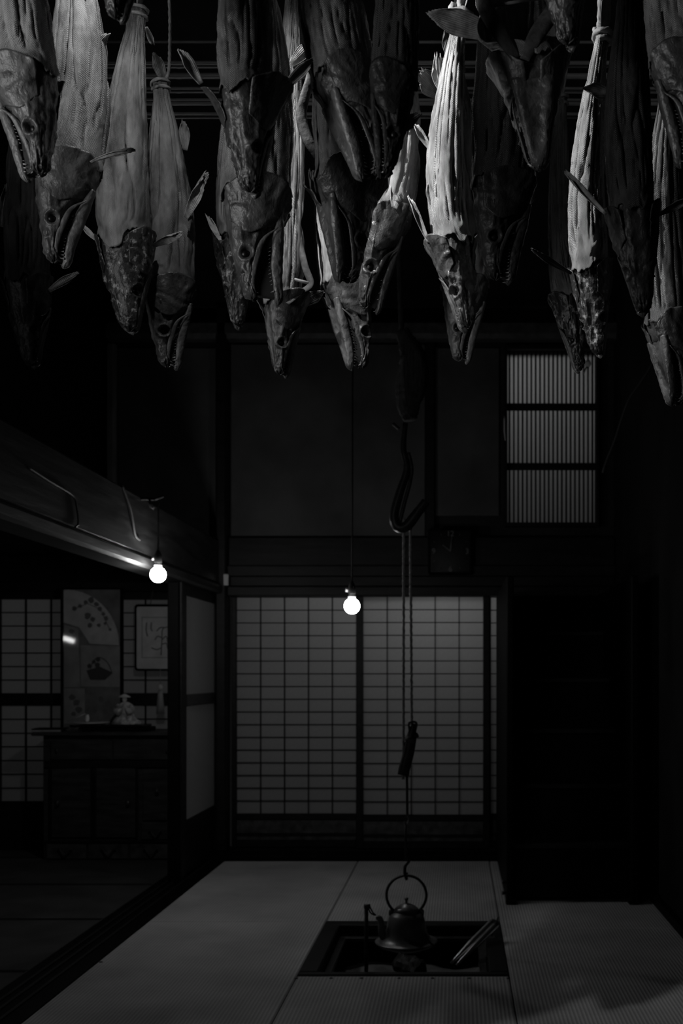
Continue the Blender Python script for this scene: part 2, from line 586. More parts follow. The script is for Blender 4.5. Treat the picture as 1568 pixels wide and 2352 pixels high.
mats = []
for (x0, x1, rows) in ((XL, HX0, (1.6, 3.42, 5.183, YM)), (HX1, XR, (1.6, 3.3, 5.05, YM))):
    for a, b_ in zip(rows[:-1], rows[1:]):
        mats.append(mat_piece(x0, x1, a, b_))
mats.append(mat_piece(HX0, HX1, HY1, YM))
front_mat = mat_piece(HX0, HX1, 2.43, HY0); mats.append(front_mat)
mats.append(mat_piece(HX0, HX1, 1.6, 2.43))
struct('trim_1', -5.2, 1.25, 1.45, 1.6, -0.45, 0.0, M['dark_wood'])
# black upholstery tacks holding the rush cover along the hearth
for px in (680, 760, 830, 916, 993, 1077, 1166):
    c = P(px, 2247, 4.215); c.z = 0.0
    lathe('tack', [(0.0085, 0.0), (0.008, 0.002), (0.004, 0.004)], c, M['iron'], front_mat, seg=8)
for px, py in ((188, 2211), (232, 2210)):
    Yt = FPX * CAMH / (py - VY)
    c = P(px, py, Yt); c.z = 0.0
    lathe('tack', [(0.009, 0.0), (0.0085, 0.002), (0.004, 0.004)], c, M['iron'], mats[1], seg=8)

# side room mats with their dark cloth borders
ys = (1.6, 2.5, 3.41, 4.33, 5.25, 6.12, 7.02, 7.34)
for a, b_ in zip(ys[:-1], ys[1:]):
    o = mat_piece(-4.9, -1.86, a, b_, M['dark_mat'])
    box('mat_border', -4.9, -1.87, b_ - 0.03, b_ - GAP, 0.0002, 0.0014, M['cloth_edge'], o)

# thresholds, posts, beams
sill = struct('trim_2', -1.86, XL, 1.6, YM, -0.45, 0.004, M['black_wood'], b=0.003)
for x in (-1.80, -1.755, -1.70):
    box('runner', x, x + 0.014, 1.62, YM - 0.02, 0.004, 0.012, M['dark_wood'], sill)
bsill = struct('trim_3', -1.86, XR, YM, 7.30, -0.45, 0.03, M['black_wood'], b=0.004)
for y in (7.10, 7.16, 7.22):
    box('runner', -1.6, XR, y, y + 0.012, 0.03, 0.036, M['dark_wood'], bsill)
beam = struct('trim_4', -1.84, -1.69, 1.0, 7.08, 1.93, 2.24, M['beam_wood'], b=0.012)
kam = box('lower_rail', -1.83, -1.665, 1.0, 7.06, 1.86, 1.925, M['beam_wood'], beam, b=0.014)
pst = struct('trim_5', -1.785, -1.715, 6.13, 6.22, -0.1, 1.86, M['black_wood'], b=0.006)
box('inner_stile', -1.715, -1.70, 6.15, 6.21, 0.012, 1.86, M['dark_wood'], pst, b=0.004)
cpost = struct('trim_6', fx(505, YB), fx(529, YB), 7.06, 7.2, 0.03, 3.9, M['dark_wood'], b=0.01)
lint = struct('trim_7', fx(529, YB), XR, 7.10, 7.25, fz(1371, YB), fz(1350, YB), M['dark_wood'], b=0.005)
nage = struct('trim_8', fx(529, YB), XR, 7.12, 7.25, fz(1350, YB), fz(1236, YB), M['dark_wood'], b=0.01)
box('ledge', fx(529, YB), XR, 7.085, 7.14, fz(1328, YB), fz(1302, YB), M['dark_wood'], nage, b=0.008)
tag_ = mk('paper_tag', *box_vf(fx(514, 7.05), fx(525, 7.05), 7.035, 7.0595, fz(1345, 7.05), fz(1319, 7.05), 0.003), M['porcelain'], None,
          origin=P(519, 1345, 7.05))
tag(tag_, 'small white insulator block on the corner post beside the paper screens', 'insulator')

# upper back wall with the lattice window opening
WX0, WX1, WZ0, WZ1 = fx(1164, YB), fx(1367, YB), fz(1202, YB), fz(806, YB)


def wall_with_hole(name, x0, x1, z0, z1, hx0, hx1, hz0, hz1, y0, y1, mat):
    v = []; f = []
    for y in (y0, y1):
        v += [(x0, y, z0), (x1, y, z0), (x1, y, z1), (x0, y, z1), (hx0, y, hz0), (hx1, y, hz0), (hx1, y, hz1), (hx0, y, hz1)]
    for i in range(4):
        j = (i + 1) % 4
        f.append((i, j, 4 + j, 4 + i))
        f.append((8 + j, 8 + i, 12 + i, 12 + j))
        f.append((i, 8 + i, 8 + j, j))
        f.append((4 + j, 12 + j, 12 + i, 4 + i))
    return mk(name, v, f, mat, kind='structure', origin=Vector((0, 0, 0)))


wall_back = wall_with_hole('wall_back', -2.75, XR + 0.2, fz(1236, YB), CEIL, WX0, WX1, WZ0, WZ1, 7.2, 7.32, M['dark_plaster'])
for (a, c, t, u) in ((272, 504, 800, 1236), (531, 976, 792, 1234), (1000, 1146, 800, 1185)):
    box('plaster_panel', fx(a, YB), fx(c, YB), 7.185, 7.199, fz(u, YB), fz(t, YB), M['plaster'], wall_back, b=0.004)
box('post', fx(249, YB), fx(271, YB), 7.13, 7.199, 2.24, fz(792, YB), M['pale_post'], wall_back, b=0.015)
box('tie_beam', fx(249, YB), fx(1420, YB), 7.06, 7.199, fz(790, YB), fz(748, YB), M['pole_wood'], wall_back, b=0.03)
box('post', fx(977, YB), fx(999, YB), 7.15, 7.199, fz(1236, YB), fz(790, YB), M['dark_wood'], wall_back, b=0.008)

wall_up = struct('wall_left', -2.75, -2.56, 1.0, 7.2, 2.24, CEIL, M['soot'])
wall_right = struct('wall_right', XR, XR + 0.14, 1.6, 7.34, -0.45, CEIL, M['soot'])
ceiling = struct('ceiling', -5.2, 1.6, -2.0, 7.9, CEIL, CEIL + 0.08, M['soot'])
box('threshold_board', XR - 0.035, XR, 1.62, 6.86, 0.0, 0.05, M['black_wood'], wall_right)
# lattice at the far end of the right wall
for i in range(6):
    y = 6.02 + i * 0.105
    box('lattice_slat', XR - 0.03, XR - 0.001, y, y + 0.035, 0.72, 1.84, M['dark_wood'], wall_right, b=0.004)

struct('light_block_board', -2.6, XR + 0.2, 7.26, 8.9, 2.24, 2.28, M['dark_wood'])  # added board out of view, blocks the screens' backlight from the window

# lattice window: slats before paper
win = thing('window_1', (WX0, YB, WZ0), '', 'window'); del win['label']; del win['category']; win['kind'] = 'structure'
fw = 0.02
for nm, a in (('frame_rail', (WX0 - fw, WX1 + fw, 7.15, 7.20, WZ1, WZ1 + 0.03)), ('frame_rail', (WX0 - fw, WX1 + fw, 7.15, 7.20, WZ0 - 0.03, WZ0)),
              ('frame_stile', (WX0 - fw, WX0, 7.15, 7.20, WZ0, WZ1)), ('frame_stile', (WX1, WX1 + fw, 7.15, 7.20, WZ0, WZ1))):
    box(nm, *a, M['dark_wood'], win, b=0.003)
pit = (WX1 - WX0) / 20.2
xs_ = [WX0 + pit * (i + 0.6) + 0.0 for i in range(20)]
copies('slat', (0.0125, 0.016, WZ1 - WZ0), M['lattice_wood'], win, [(x, 7.225, (WZ0 + WZ1) / 2) for x in xs_])
for py in (934, 1071):
    z = fz(py, YB)
    box('cross_bar', WX0, WX1, 7.205, 7.217, z - 0.026, z + 0.026, M['lattice_wood'], win)
zz = [WZ0, fz(1071, YB), fz(934, YB), WZ1]
for a, b_ in zip(zz[:-1], zz[1:]):
    pane(win, M['paper'], WX0, WX1, 7.239, a, b_)
hz_ = tube('leak_glint', [P(1160, 1012, 7.13), P(1158, 990, 7.125), P(1158, 965, 7.125), P(1158, 955, 7.13)], [0.003, 0.006, 0.006, 0.003], M['porcelain'], win, seg=8)  # white strip put in for a bright leak of light beside the frame


# sliding paper doors -------------------------------------------------------
def paper_door(name, xe, ze, y, stl, stt, top, bot, parent_y=0.02, mat=None, bar=0.0075, rails=(), skip_rows=()):
    """frontal sliding door: pane edges xe, ze; stiles of width stl; frame from bot to top"""
    d = thing(name, (xe[0], y, bot), '', 'door'); del d['label']; del d['category']; d['kind'] = 'structure'
    mat = mat or M['paper']
    x0, x1 = xe[0], xe[-1]; z0, z1 = ze[0], ze[-1]
    box('stile', x0 - stl, x0, y - 0.015, y + 0.015, bot, top, M['dark_wood'], d, b=0.003)
    box('stile', x1, x1 + stt, y - 0.015, y + 0.015, bot, top, M['dark_wood'], d, b=0.003)
    box('top_rail', x0, x1, y - 0.014, y + 0.014, z1, top, M['dark_wood'], d, b=0.003)
    box('bottom_rail', x0, x1, y - 0.014, y + 0.014, bot, bot + 0.05, M['dark_wood'], d, b=0.003)
    box('middle_rail', x0, x1, y - 0.014, y + 0.014, z0 - 0.045, z0, M['dark_wood'], d, b=0.003)
    for x in xe[1:-1]:
        box('upright_bar', x - bar / 2, x + bar / 2, y - 0.010, y + 0.006, z0, z1, M['lattice_wood'], d)
    for i, z in enumerate(ze[1:-1]):
        if i + 1 in rails:
            continue
        box('cross_bar', x0, x1, y - 0.008, y + 0.006, z - bar * 0.45, z + bar * 0.45, M['lattice_wood'], d)
    for (a, b_) in rails_boxes(rails, ze):
        box('middle_rail', x0, x1, y - 0.014, y + 0.014, a, b_, M['dark_wood'], d, b=0.003)
    for i in range(len(xe) - 1):
        for j in range(len(ze) - 1):
            if j in skip_rows:
                continue
            pane(d, mat, xe[i], xe[i + 1], y + 0.008, ze[j], ze[j + 1])
    return d


def rails_boxes(rails, ze):
    return []


rows = [fz(1869.5 - 29.27 * k, YB) for k in range(18)]
bot = 0.036; top = fz(1371, YB)


def skirt(d, x0, x1, y):
    zs = (bot + 0.05, fz(1918, YB), rows[0] - 0.045)
    box('skirt_board', x0, x1, y - 0.006, y + 0.004, zs[0], zs[1] - 0.008, M['carved'], d, b=0.003)
    box('skirt_rail', x0, x1, y - 0.012, y + 0.006, zs[1] - 0.008, zs[1] + 0.008, M['dark_wood'], d)
    box('skirt_board', x0, x1, y - 0.006, y + 0.004, zs[1] + 0.008, zs[2], M['carved'], d, b=0.003)


xe1 = [fx(542 + 55.0 * k, YB) for k in range(6)]
d1 = paper_door('door_1', xe1, rows, 7.225, 0.035, 0.022, top, bot); skirt(d1, xe1[0], xe1[-1], 7.225)
xe2 = [fx(834 + 55.0 * k, 7.165) for k in range(6)]
d2 = paper_door('door_2', xe2, rows, 7.165, 0.050, 0.046, top, bot); skirt(d2, xe2[0], xe2[-1], 7.165)
xe3 = [fx(1127 + 55.0 * k, YB) for k in range(2)]
d3 = paper_door('door_3', xe3, rows, 7.225, 0.03, 0.03, top, bot); skirt(d3, xe3[0], xe3[-1], 7.225)

struct('wall_stair', fx(1183, YB) + 0.035, XR, 7.10, 7.30, 0.03, fz(1371, YB), M['black_wood'])

# side screen standing in the left opening: paper towards this room
d4 = thing('door_4', (-1.74, 6.25, 0.012), '', 'door'); del d4['label']; del d4['category']; d4['kind'] = 'structure'
sx = -1.735
ya, yb = 6.33, 7.08
zt, zm1, zm0, zb = 1.79, 1.165 - 0.005, 1.085, 0.36
for a in ((6.25, ya), (yb, 7.12)):
    box('stile', sx - 0.015, sx + 0.015, a[0], a[1], 0.012, 1.86, M['dark_wood'], d4, b=0.003)
box('top_rail', sx - 0.014, sx + 0.014, ya, yb, zt, 1.86, M['dark_wood'], d4, b=0.003)
box('middle_rail', sx - 0.014, sx + 0.016, ya, yb, zm0, zm1, M['chest_wood'], d4, b=0.003)
box('skirt_board', sx - 0.010, sx + 0.010, ya, yb, 0.012, zb, M['dark_wood'], d4, b=0.003)
for z0_, z1_ in ((zm1, zt), (zb, zm0)):
    mk('pane', [(sx + 0.006, ya, z0_), (sx + 0.006, yb, z0_), (sx + 0.006, yb, z1_), (sx + 0.006, ya, z1_)], [(0, 1, 2, 3)], M['side_paper'], d4)
for k in range(1, 5):
    y = ya + (yb - ya) * k / 5
    box('upright_bar', sx - 0.008, sx + 0.0055, y - 0.004, y + 0.004, zb, zt, M['lattice_wood'], d4)
for k in range(1, 15):
    z = zb + (zt - zb) * k / 15
    box('cross_bar', sx - 0.007, sx + 0.0055, ya, yb, z - 0.0035, z + 0.0035, M['lattice_wood'], d4)

# ------------------------------------------------------------------ side room on the left
YS = 7.37
lrows = [fz(p, YS) for p in (1840, 1810, 1778.5, 1747, 1715, 1684, 1652, 1621)]
urows = [fz(p, YS) for p in (1592, 1562, 1531, 1500, 1469, 1438, 1407, 1377)]
side_top = fz(1360, YS)


def side_door(name, pxs, y):
    xe = [fx(p, YS) for p in pxs]
    d = thing(name, (xe[0], y, 0.0), '', 'door'); del d['label']; del d['category']; d['kind'] = 'structure'
    x0, x1 = xe[0], xe[-1]
    for a in ((x0 - 0.03, x0), (x1, x1 + 0.03)):
        box('stile', a[0], a[1], y - 0.015, y + 0.015, 0.03, side_top, M['dark_wood'], d, b=0.003)
    box('top_rail', x0, x1, y - 0.014, y + 0.014, urows[-1], side_top, M['dark_wood'], d)
    box('middle_rail', x0, x1, y - 0.014, y + 0.014, lrows[-1], urows[0], M['dark_wood'], d, b=0.003)
    box('skirt_board', x0, x1, y - 0.01, y + 0.01, 0.03, lrows[0], M['dark_wood'], d, b=0.003)
    for x in xe[1:-1]:
        for zz_ in (lrows, urows):
            box('upright_bar', x - 0.005, x + 0.005, y - 0.010, y + 0.006, zz_[0], zz_[-1], M['lattice_wood'], d)
    for zz_ in (lrows, urows):
        for z in zz_[1:-1]:
            box('cross_bar', x0, x1, y - 0.008, y + 0.006, z - 0.0042, z + 0.0042, M['lattice_wood'], d)
        for i in range(len(xe) - 1):
            for j in range(len(zz_) - 1):
                pane(d, M['paper'], xe[i], xe[i + 1], y + 0.008, zz_[j], zz_[j + 1])
    return d


side_door('door_5', (-113, -55, 2, 60, 118, 176), YS)
side_door('door_6', (215, 273, 331, 389, 447, 500), YS + 0.035)
wall_side = struct('wall_side_room', -4.95, -1.86, 7.34, 7.45, side_top, 2.24, M['soot'])
box('lintel', -4.95, -1.86, 7.29, 7.34, side_top, side_top + 0.07, M['dark_wood'], wall_side, b=0.004)
struct('trim_9', -4.95, -1.86, 7.345, 7.48, -0.06, 0.03, M['dark_wood'])
struct('wall_side_far', -5.0, -4.92, 1.5, 7.4, -0.06, 2.24, M['soot'])
struct('ceiling_side_room', -4.95, -1.84, 1.0, 7.45, 2.16, 2.24, M['soot'])
# ------------------------------------------------------------------ lamps
def pendant(centre, label, top, glass):
    r = 0.0415
    c = Vector(centre)
    t = thing('pendant_bulb', (c.x, c.y, c.z - r), label, 'lamp', 'bare pendant bulbs')
    v, f = sphere_vf(c, r, 28, 18)
    mk('globe', v, f, glass, t, smooth=True)
    lathe('collar', [(0.020, 0.0), (0.020, 0.018), (0.017, 0.022)], (c.x, c.y, c.z + r - 0.006), M['porcelain'], t, seg=20)
    lathe('socket', [(0.0175, 0.0), (0.020, 0.01), (0.020, 0.045), (0.013, 0.06), (0.006, 0.075)], (c.x, c.y, c.z + r + 0.016), M['cord'], t, seg=20)
    lathe('switch_key', [(0.006, 0), (0.006, 0.02)], (c.x - 0.028, c.y, c.z + r + 0.035), M['porcelain'], t, seg=10)
    tube('hanging_cord', lerp_pts([c + Vector((0, 0, r + 0.085))] + top, 10), 0.0045, M['cord'], t, seg=8)
    return t


B1 = P(363, 1320, 5.3); B2 = P(808, 1392, 5.3)
b1 = pendant(B1, 'lit globe bulb hanging beside the long side beam on the left', [B1 + Vector((0.002, 0, 0.25)), P(363, 1152, 5.3)], M['side_bulb_glass'])
b2 = pendant(B2, 'lit globe bulb hanging in front of the large paper screens', [B2 + Vector((0.002, 0, 0.6)), Vector((B2.x + 0.006, 5.3, CEIL))], M['bulb_glass'])
# wooden cleat on the beam that carries the first lamp's cord
cl = thing('cord_cleat', P(358, 1152, 5.3), 'small wooden cleat on the side beam above the left bulb', 'cleat')
tube('arm', [P(375, 1140, 5.32), P(355, 1147, 5.32), P(330, 1146, 5.32), Vector((-1.70, 5.32, fz(1147, 5.32)))], 0.008, M['beam_wood'], cl, seg=8)
tube('peg', [P(343, 1146, 5.31), P(345, 1165, 5.31), P(352, 1170, 5.31), P(356, 1160, 5.31)], 0.006, M['beam_wood'], cl, seg=8)
w1 = tube('electric_wire', lerp_pts([(-1.685, 5.0, 2.243), (-1.672, 5.1, 2.13), (-1.683, 5.2, 2.02), (-1.683, 5.28, 2.0)], 8), 0.006, M['grey_cord'], None, seg=8)
tag(w1, 'short grey wire looping down the side beam beside the left bulb', 'wire')
w2 = tube('electric_wire', lerp_pts([(-1.683, 3.9, 2.1), (-1.682, 4.1, 2.085), (-1.682, 4.35, 2.07), (-1.682, 4.40, 2.03), (-1.682, 4.42, 1.96), (-1.68, 4.38, 1.935)], 8), 0.005, M['grey_cord'], None, seg=8)
tag(w2, 'thin wire stapled along the middle of the side beam', 'wire')

# ------------------------------------------------------------------ hearth
h = thing('sunken_hearth', ((HX0 + HX1) / 2, (HY0 + HY1) / 2, -0.30), 'square sunken hearth with black wooden rim set into the mats', 'hearth')
RW = 0.085
for nm, a in (('rim_board', (HX0, HX1, HY0, HY0 + RW * 0.55)), ('rim_board', (HX0, HX1, HY1 - RW, HY1)),
              ('rim_board', (HX0, HX0 + RW, HY0 + RW * 0.55, HY1 - RW)), ('rim_board', (HX1 - RW, HX1, HY0 + RW * 0.55, HY1 - RW))):
    box(nm, a[0] + 0.001, a[1] - 0.001, a[2] + 0.001, a[3] - 0.001, -0.06, 0.006, M['dark_wood'], h, b=0.006)
ix0, ix1, iy0, iy1 = HX0 + RW, HX1 - RW, HY0 + RW * 0.55, HY1 - RW
for a in ((ix0, ix1, iy1 - 0.035, iy1), (ix0, ix0 + 0.035, iy0, iy1 - 0.035), (ix1 - 0.035, ix1, iy0, iy1 - 0.035)):
    box('ledge', *a, -0.075, -0.052, M['iron'], h, b=0.004)
for a in ((ix0 - 0.02, ix1 + 0.02, iy0 - 0.03, iy0), (ix0 - 0.02, ix1 + 0.02, iy1, iy1 + 0.03), (ix0 - 0.03, ix0, iy0, iy1), (ix1, ix1 + 0.03, iy0, iy1)):
    box('wall_board', *a, -0.30, -0.06, M['black_wood'], h)
# ash bed, gently heaped
n = 40; v = []; f = []
rnd = np.random.RandomState(3)
for j in range(n):
    for i in range(n):
        x = ix0 + (ix1 - ix0) * i / (n - 1); y = iy0 + (iy1 - iy0) * j / (n - 1)
        z = -0.195 + 0.012 * math.sin(9 * x + 1) * math.cos(8 * y) + 0.008 * math.sin(23 * x + 11 * y) + rnd.rand() * 0.003
        v.append((x, y, z))
for j in range(n - 1):
    for i in range(n - 1):
        f.append((j * n + i, j * n + i + 1, (j + 1) * n + i + 1, (j + 1) * n + i))
mk('ash_bed', v, f, M['ash'], h, smooth=True)


# charred logs lying in the ash
def log(a, b_, r, seed, label):
    rs = np.random.RandomState(seed)
    a = Vector(a); b_ = Vector(b_); n = 14
    fr = frames([a.lerp(b_, i / (n - 1)) for i in range(n)])
    v = []; f = []; seg = 12
    ph = rs.rand(4) * 6
    for i, (p, t, nn, bb) in enumerate(fr):
        for k in range(seg):
            th = 2 * PI * k / seg
            q = r * (1 + 0.16 * math.sin(3 * th + ph[0]) + 0.1 * math.sin(i * 1.3 + 2 * th + ph[1]) + rs.uniform(-0.10, 0.10))
            if i in (0, n - 1):
                q *= 0.75
            v.append(p + nn * q * math.cos(th) + bb * q * math.sin(th))
    for i in range(n - 1):
        for k in range(seg):
            k2 = (k + 1) % seg
            f.append((i * seg + k, i * seg + k2, (i + 1) * seg + k2, (i + 1) * seg + k))
    f.append(tuple(range(seg))[::-1]); f.append(tuple(range((n - 1) * seg, n * seg)))
    o = mk('charred_log', [tuple(x) for x in v], f, M['charcoal'], None, origin=a.lerp(b_, 0.5) - Vector((0, 0, r)))
    return tag(o, label, 'log', 'charred logs in the hearth')


log((-0.33, 4.44, -0.145), (-0.12, 4.50, -0.130), 0.060, 1, 'thick charred log lying flat under the kettle')
log((-0.27, 4.55, -0.030), (-0.16, 4.40, -0.022), 0.042, 2, 'charred log propped across the other logs under the kettle')
log((-0.10, 4.40, -0.150), (-0.01, 4.37, -0.160), 0.028, 3, 'thin charred stick end pointing right in the ash')

# kettle ------------------------------------------------------------------
KY = 4.70; KX = fx(933, KY)
k = thing('kettle', (KX, KY, 0.0), 'wide-brimmed bronze kettle hanging over the hearth', 'kettle')
lathe('kettle_body', [(0.03, -0.012), (0.085, -0.006), (0.13, 0.012), (0.147, 0.024), (0.149, 0.029), (0.140, 0.032), (0.115, 0.042), (0.101, 0.062), (0.094, 0.09), (0.089, 0.12),
                      (0.083, 0.142), (0.074, 0.157), (0.060, 0.166), (0.057, 0.172), (0.055, 0.178)], (KX, KY, 0), M['bronze'], k, seg=56)
lid = lathe('lid', [(0.058, 0.172), (0.059, 0.177), (0.052, 0.186), (0.035, 0.198), (0.016, 0.206), (0.008, 0.209)], (KX, KY, 0), M['bronze'], k, seg=44)
lathe('knob', [(0.006, 0.207), (0.005, 0.216), (0.009, 0.224), (0.010, 0.230), (0.006, 0.235)], (KX, KY, 0), M['bronze'], lid, seg=16)
ring_ = [(KX + 0.094 * math.cos(a), KY + 0.0, 0.245 + 0.093 * math.sin(a)) for a in [math.radians(-52 + i * 284 / 30) for i in range(31)]]
tube('handle', ring_, [0.0065] * 31, M['iron'], k, seg=10, flat=1.4)
for sx_ in (-1, 1):
    tube('handle_lug', [(KX + sx_ * 0.072, KY, 0.15), (KX + sx_ * 0.074, KY, 0.168), (KX + sx_ * 0.062, KY, 0.182)], [0.010, 0.011, 0.008], M['bronze'], k, seg=10)
sp = lerp_pts([(KX - 0.085, KY - 0.01, 0.045), (KX - 0.108, KY - 0.018, 0.06), (KX - 0.116, KY - 0.02, 0.09), (KX - 0.118, KY - 0.022, 0.125), (KX - 0.128, KY - 0.024, 0.145), (KX - 0.142, KY - 0.026, 0.142)], 6)
nsp = len(sp)
tube('spout', sp, [0.026 - 0.016 * (i / (nsp - 1)) ** 0.7 for i in range(nsp)], M['bronze'], k, seg=16)

# iron post with a hooked chain beside the kettle
ip = P(841, 2235, 4.42)
ipz = -0.145
t = thing('iron_rod', (ip.x, 4.42, ipz), 'upright iron rod in the ash left of the kettle', 'rod')
tube('rod', [(ip.x, 4.42, ipz - 0.02), (ip.x, 4.42, fz(2085, 4.42))], 0.009, M['iron'], t, seg=10)
tube('head', [(fx(836, 4.42), 4.42, fz(2082, 4.42)), (fx(850, 4.42), 4.42, fz(2082, 4.42))], 0.011, M['iron'], t, seg=10)
tube('hook', lerp_pts([P(849, 2083, 4.42), P(856, 2096, 4.44), P(862, 2102, 4.46), P(852, 2098, 4.44), P(846, 2088, 4.42)], 6), 0.0032, M['iron'], t, seg=8)

# bright metal fire tools leaning in the corner
t = thing('fire_tongs', P(1042, 2213, 4.62), 'shiny steel tongs leaning in the right corner of the hearth', 'tongs')
for (a, b_, r) in ((P(1036, 2212, 4.56), P(1131, 2118, 4.82), 0.0125), (P(1047, 2217, 4.54), P(1141, 2122, 4.80), 0.010)):
    n_ = 12
    pts = [a.lerp(b_, i / (n_ - 1)) for i in range(n_)]
    tube('arm', pts, [r * (0.55 + 0.9 * min(1, i / 5)) for i in range(n_)], M['steel'], t, seg=12)
tube('grip_ring', [P(1124, 2121, 4.805), P(1131, 2116, 4.815), P(1144, 2122, 4.805)], 0.013, M['iron'], t, seg=10)
t = thing('fire_shovel', P(1105, 2222, 4.68), 'black iron shovel standing behind the steel tongs', 'shovel')
sh = [(1097, 2218), (1108, 2170), (1126, 2140), (1136, 2150), (1124, 2200), (1112, 2226)]
poly_slab('blade', sh, lambda x, y, d: tuple(P(x, y, 4.68 + (2226 - y) * 0.0022 + d)), 0.004, M['iron'], t)
tube('handle', [P(1128, 2150, 4.849), P(1143, 2108, 4.95)], 0.005, M['iron'], t, seg=10)

# ------------------------------------------------------------------ pot hanger over the hearth
ph = thing('pot_hanger', (KX, KY, 0.34), 'adjustable pot hanger of rope, wood and iron above the kettle', 'pot hanger')


def trope(name, a, b_, r, parent, n=120, mat=None):
    return tube(name, rope_pts(a, b_, n), r, mat or M['rope'], parent, seg=9, twist=1.1, lobes=3, lobe=0.22)


trope('rope', P(927, 1192, KY), P(926, 1790, KY), 0.0062, ph, 200)
trope('rope', P(942, 1200, KY + 0.01), P(945, 1672, KY), 0.0062, ph, 170)
tube('iron_bar', [P(934, 1760, KY), P(935, 1872, KY)], 0.006, M['iron'], ph, seg=10)
tube('lower_hook', lerp_pts([P(935, 1870, KY), P(939, 1883, KY), P(933, 1894, KY), P(927, 1888, KY)], 6), 0.005, M['bronze'], ph, seg=8)
tube('iron_bar', [P(931, 1890, KY), P(932, 1975, KY)], 0.005, M['iron'], ph, seg=10)
tube('pot_hook', lerp_pts([P(932, 1965, KY), P(938, 1978, KY - 0.004), P(930, 1990, KY - 0.012), (KX - 0.006, KY - 0.022, 0.352), (KX, KY - 0.016, 0.330), (KX, KY, 0.3215), (KX, KY + 0.016, 0.330), (KX, KY + 0.022, 0.348)], 6), 0.0075, M['iron'], ph, seg=10)
# carved wooden lever bar, tilted
lv = lerp_pts([P(950, 1662, KY - 0.01), P(945, 1690, KY - 0.01), P(938, 1730, KY - 0.01), P(929, 1762, KY - 0.01), P(926, 1780, KY - 0.01)], 6)
nl = len(lv)
lev = tube('lever_bar', lv, [0.010 + 0.014 * min(1, i / 7) + 0.004 * i / nl for i in range(nl)], M['bronze'] if False else M['beam_wood'], ph, seg=14, flat=0.7)
tube('lever_collar', [P(944, 1694, KY - 0.01), P(941, 1704, KY - 0.01)], 0.026, M['pole_wood'], lev, seg=14)
tube('lever_loop', lerp_pts([P(941, 1682, KY - 0.01), P(939, 1662, KY - 0.01), P(947, 1658, KY - 0.01), P(956, 1662, KY - 0.01), P(952, 1684, KY - 0.01)], 5), 0.0055, M['pole_wood'], lev, seg=8)
tube('lever_peg', [P(946, 1694, KY - 0.01), P(960, 1687, KY - 0.01)], 0.011, M['iron'], lev, seg=10)
# natural branch hook at the top
hk = lerp_pts([P(931, 972, KY), P(926, 1031, KY), P(934, 1078, KY), P(917, 1134, KY), P(905, 1180, KY), P(908, 1204, KY), P(922, 1213, KY), P(938, 1204, KY), P(958, 1178, KY), P(978, 1152, KY)], 8)
nh = len(hk)
tube('branch_hook', hk, [0.012 + 0.013 * math.sin(min(1, i / (nh * 0.75)) * PI / 2) - (0.004 * max(0, i - nh * 0.8) / (nh * 0.2)) for i in range(nh)], M['beam_wood'], ph, seg=14)
tube('branch_barb', lerp_pts([P(938, 1040, KY), P(945, 1075, KY), P(941, 1110, KY), P(930, 1150, KY), P(918, 1200, KY)], 6), 0.009, M['beam_wood'], ph, seg=10)
# straw-wrapped bundle above and the rope to the ceiling
bd = lerp_pts([P(940, 965, KY), P(938, 930, KY), P(945, 890, KY), P(950, 840, KY), P(940, 800, KY), P(922, 760, KY)], 8)
nb = len(bd)
rs = np.random.RandomState(5)
tube('straw_bundle', bd, [0.03 + 0.042 * math.sin(PI * min(1, (i / nb) * 1.05)) + rs.uniform(-0.004, 0.004) for i in range(nb)], M['straw'], ph, seg=18, lobes=5, lobe=0.10, twist=0.2)
trope('rope', P(922, 770, KY), Vector((fx(905, KY), KY, CEIL)), 0.012, ph, 120, M['straw'])
tube('tie_stick', [P(902, 973, KY), P(916, 985, KY)], 0.008, M['pole_wood'], ph, seg=8)

# ------------------------------------------------------------------ wall clock
ck = thing('wall_clock', (fx(1034, 7.08), 7.08, fz(1320, 7.08)), 'dark square wall clock with faint grey numerals above the paper screens', 'clock')
cx, cz = fx(1034, 7.08), fz(1268, 7.08)
box('case', cx - 0.158, cx + 0.158, 7.05, 7.084, cz - 0.165, cz + 0.165, M['black_wood'], ck, b=0.012)
box('dial', cx - 0.14, cx + 0.14, 7.045, 7.05, cz - 0.147, cz + 0.147, M['glass_black'], ck)


def text_mesh(name, s, size, x, y, z, mat, parent, rx=PI / 2):
    cu = bpy.data.curves.new(name, 'FONT'); cu.body = s; cu.size = size; cu.align_x = 'CENTER'; cu.align_y = 'CENTER'; cu.extrude = 0.0008
    o = bpy.data.objects.new(name, cu); COL.objects.link(o)
    bpy.context.view_layer.update()
    me = bpy.data.meshes.new_from_object(o.evaluated_get(bpy.context.evaluated_depsgraph_get()))
    bpy.data.objects.remove(o, do_unlink=True)
    me.materials.append(mat)
    o = bpy.data.objects.new(name, me); link(o, parent)
    o.rotation_euler = (rx, 0, 0)
    o.location = Vector((x, y, z)) - ORI[parent.name]
    ORI[o.name] = Vector((x, y, z))
    return o


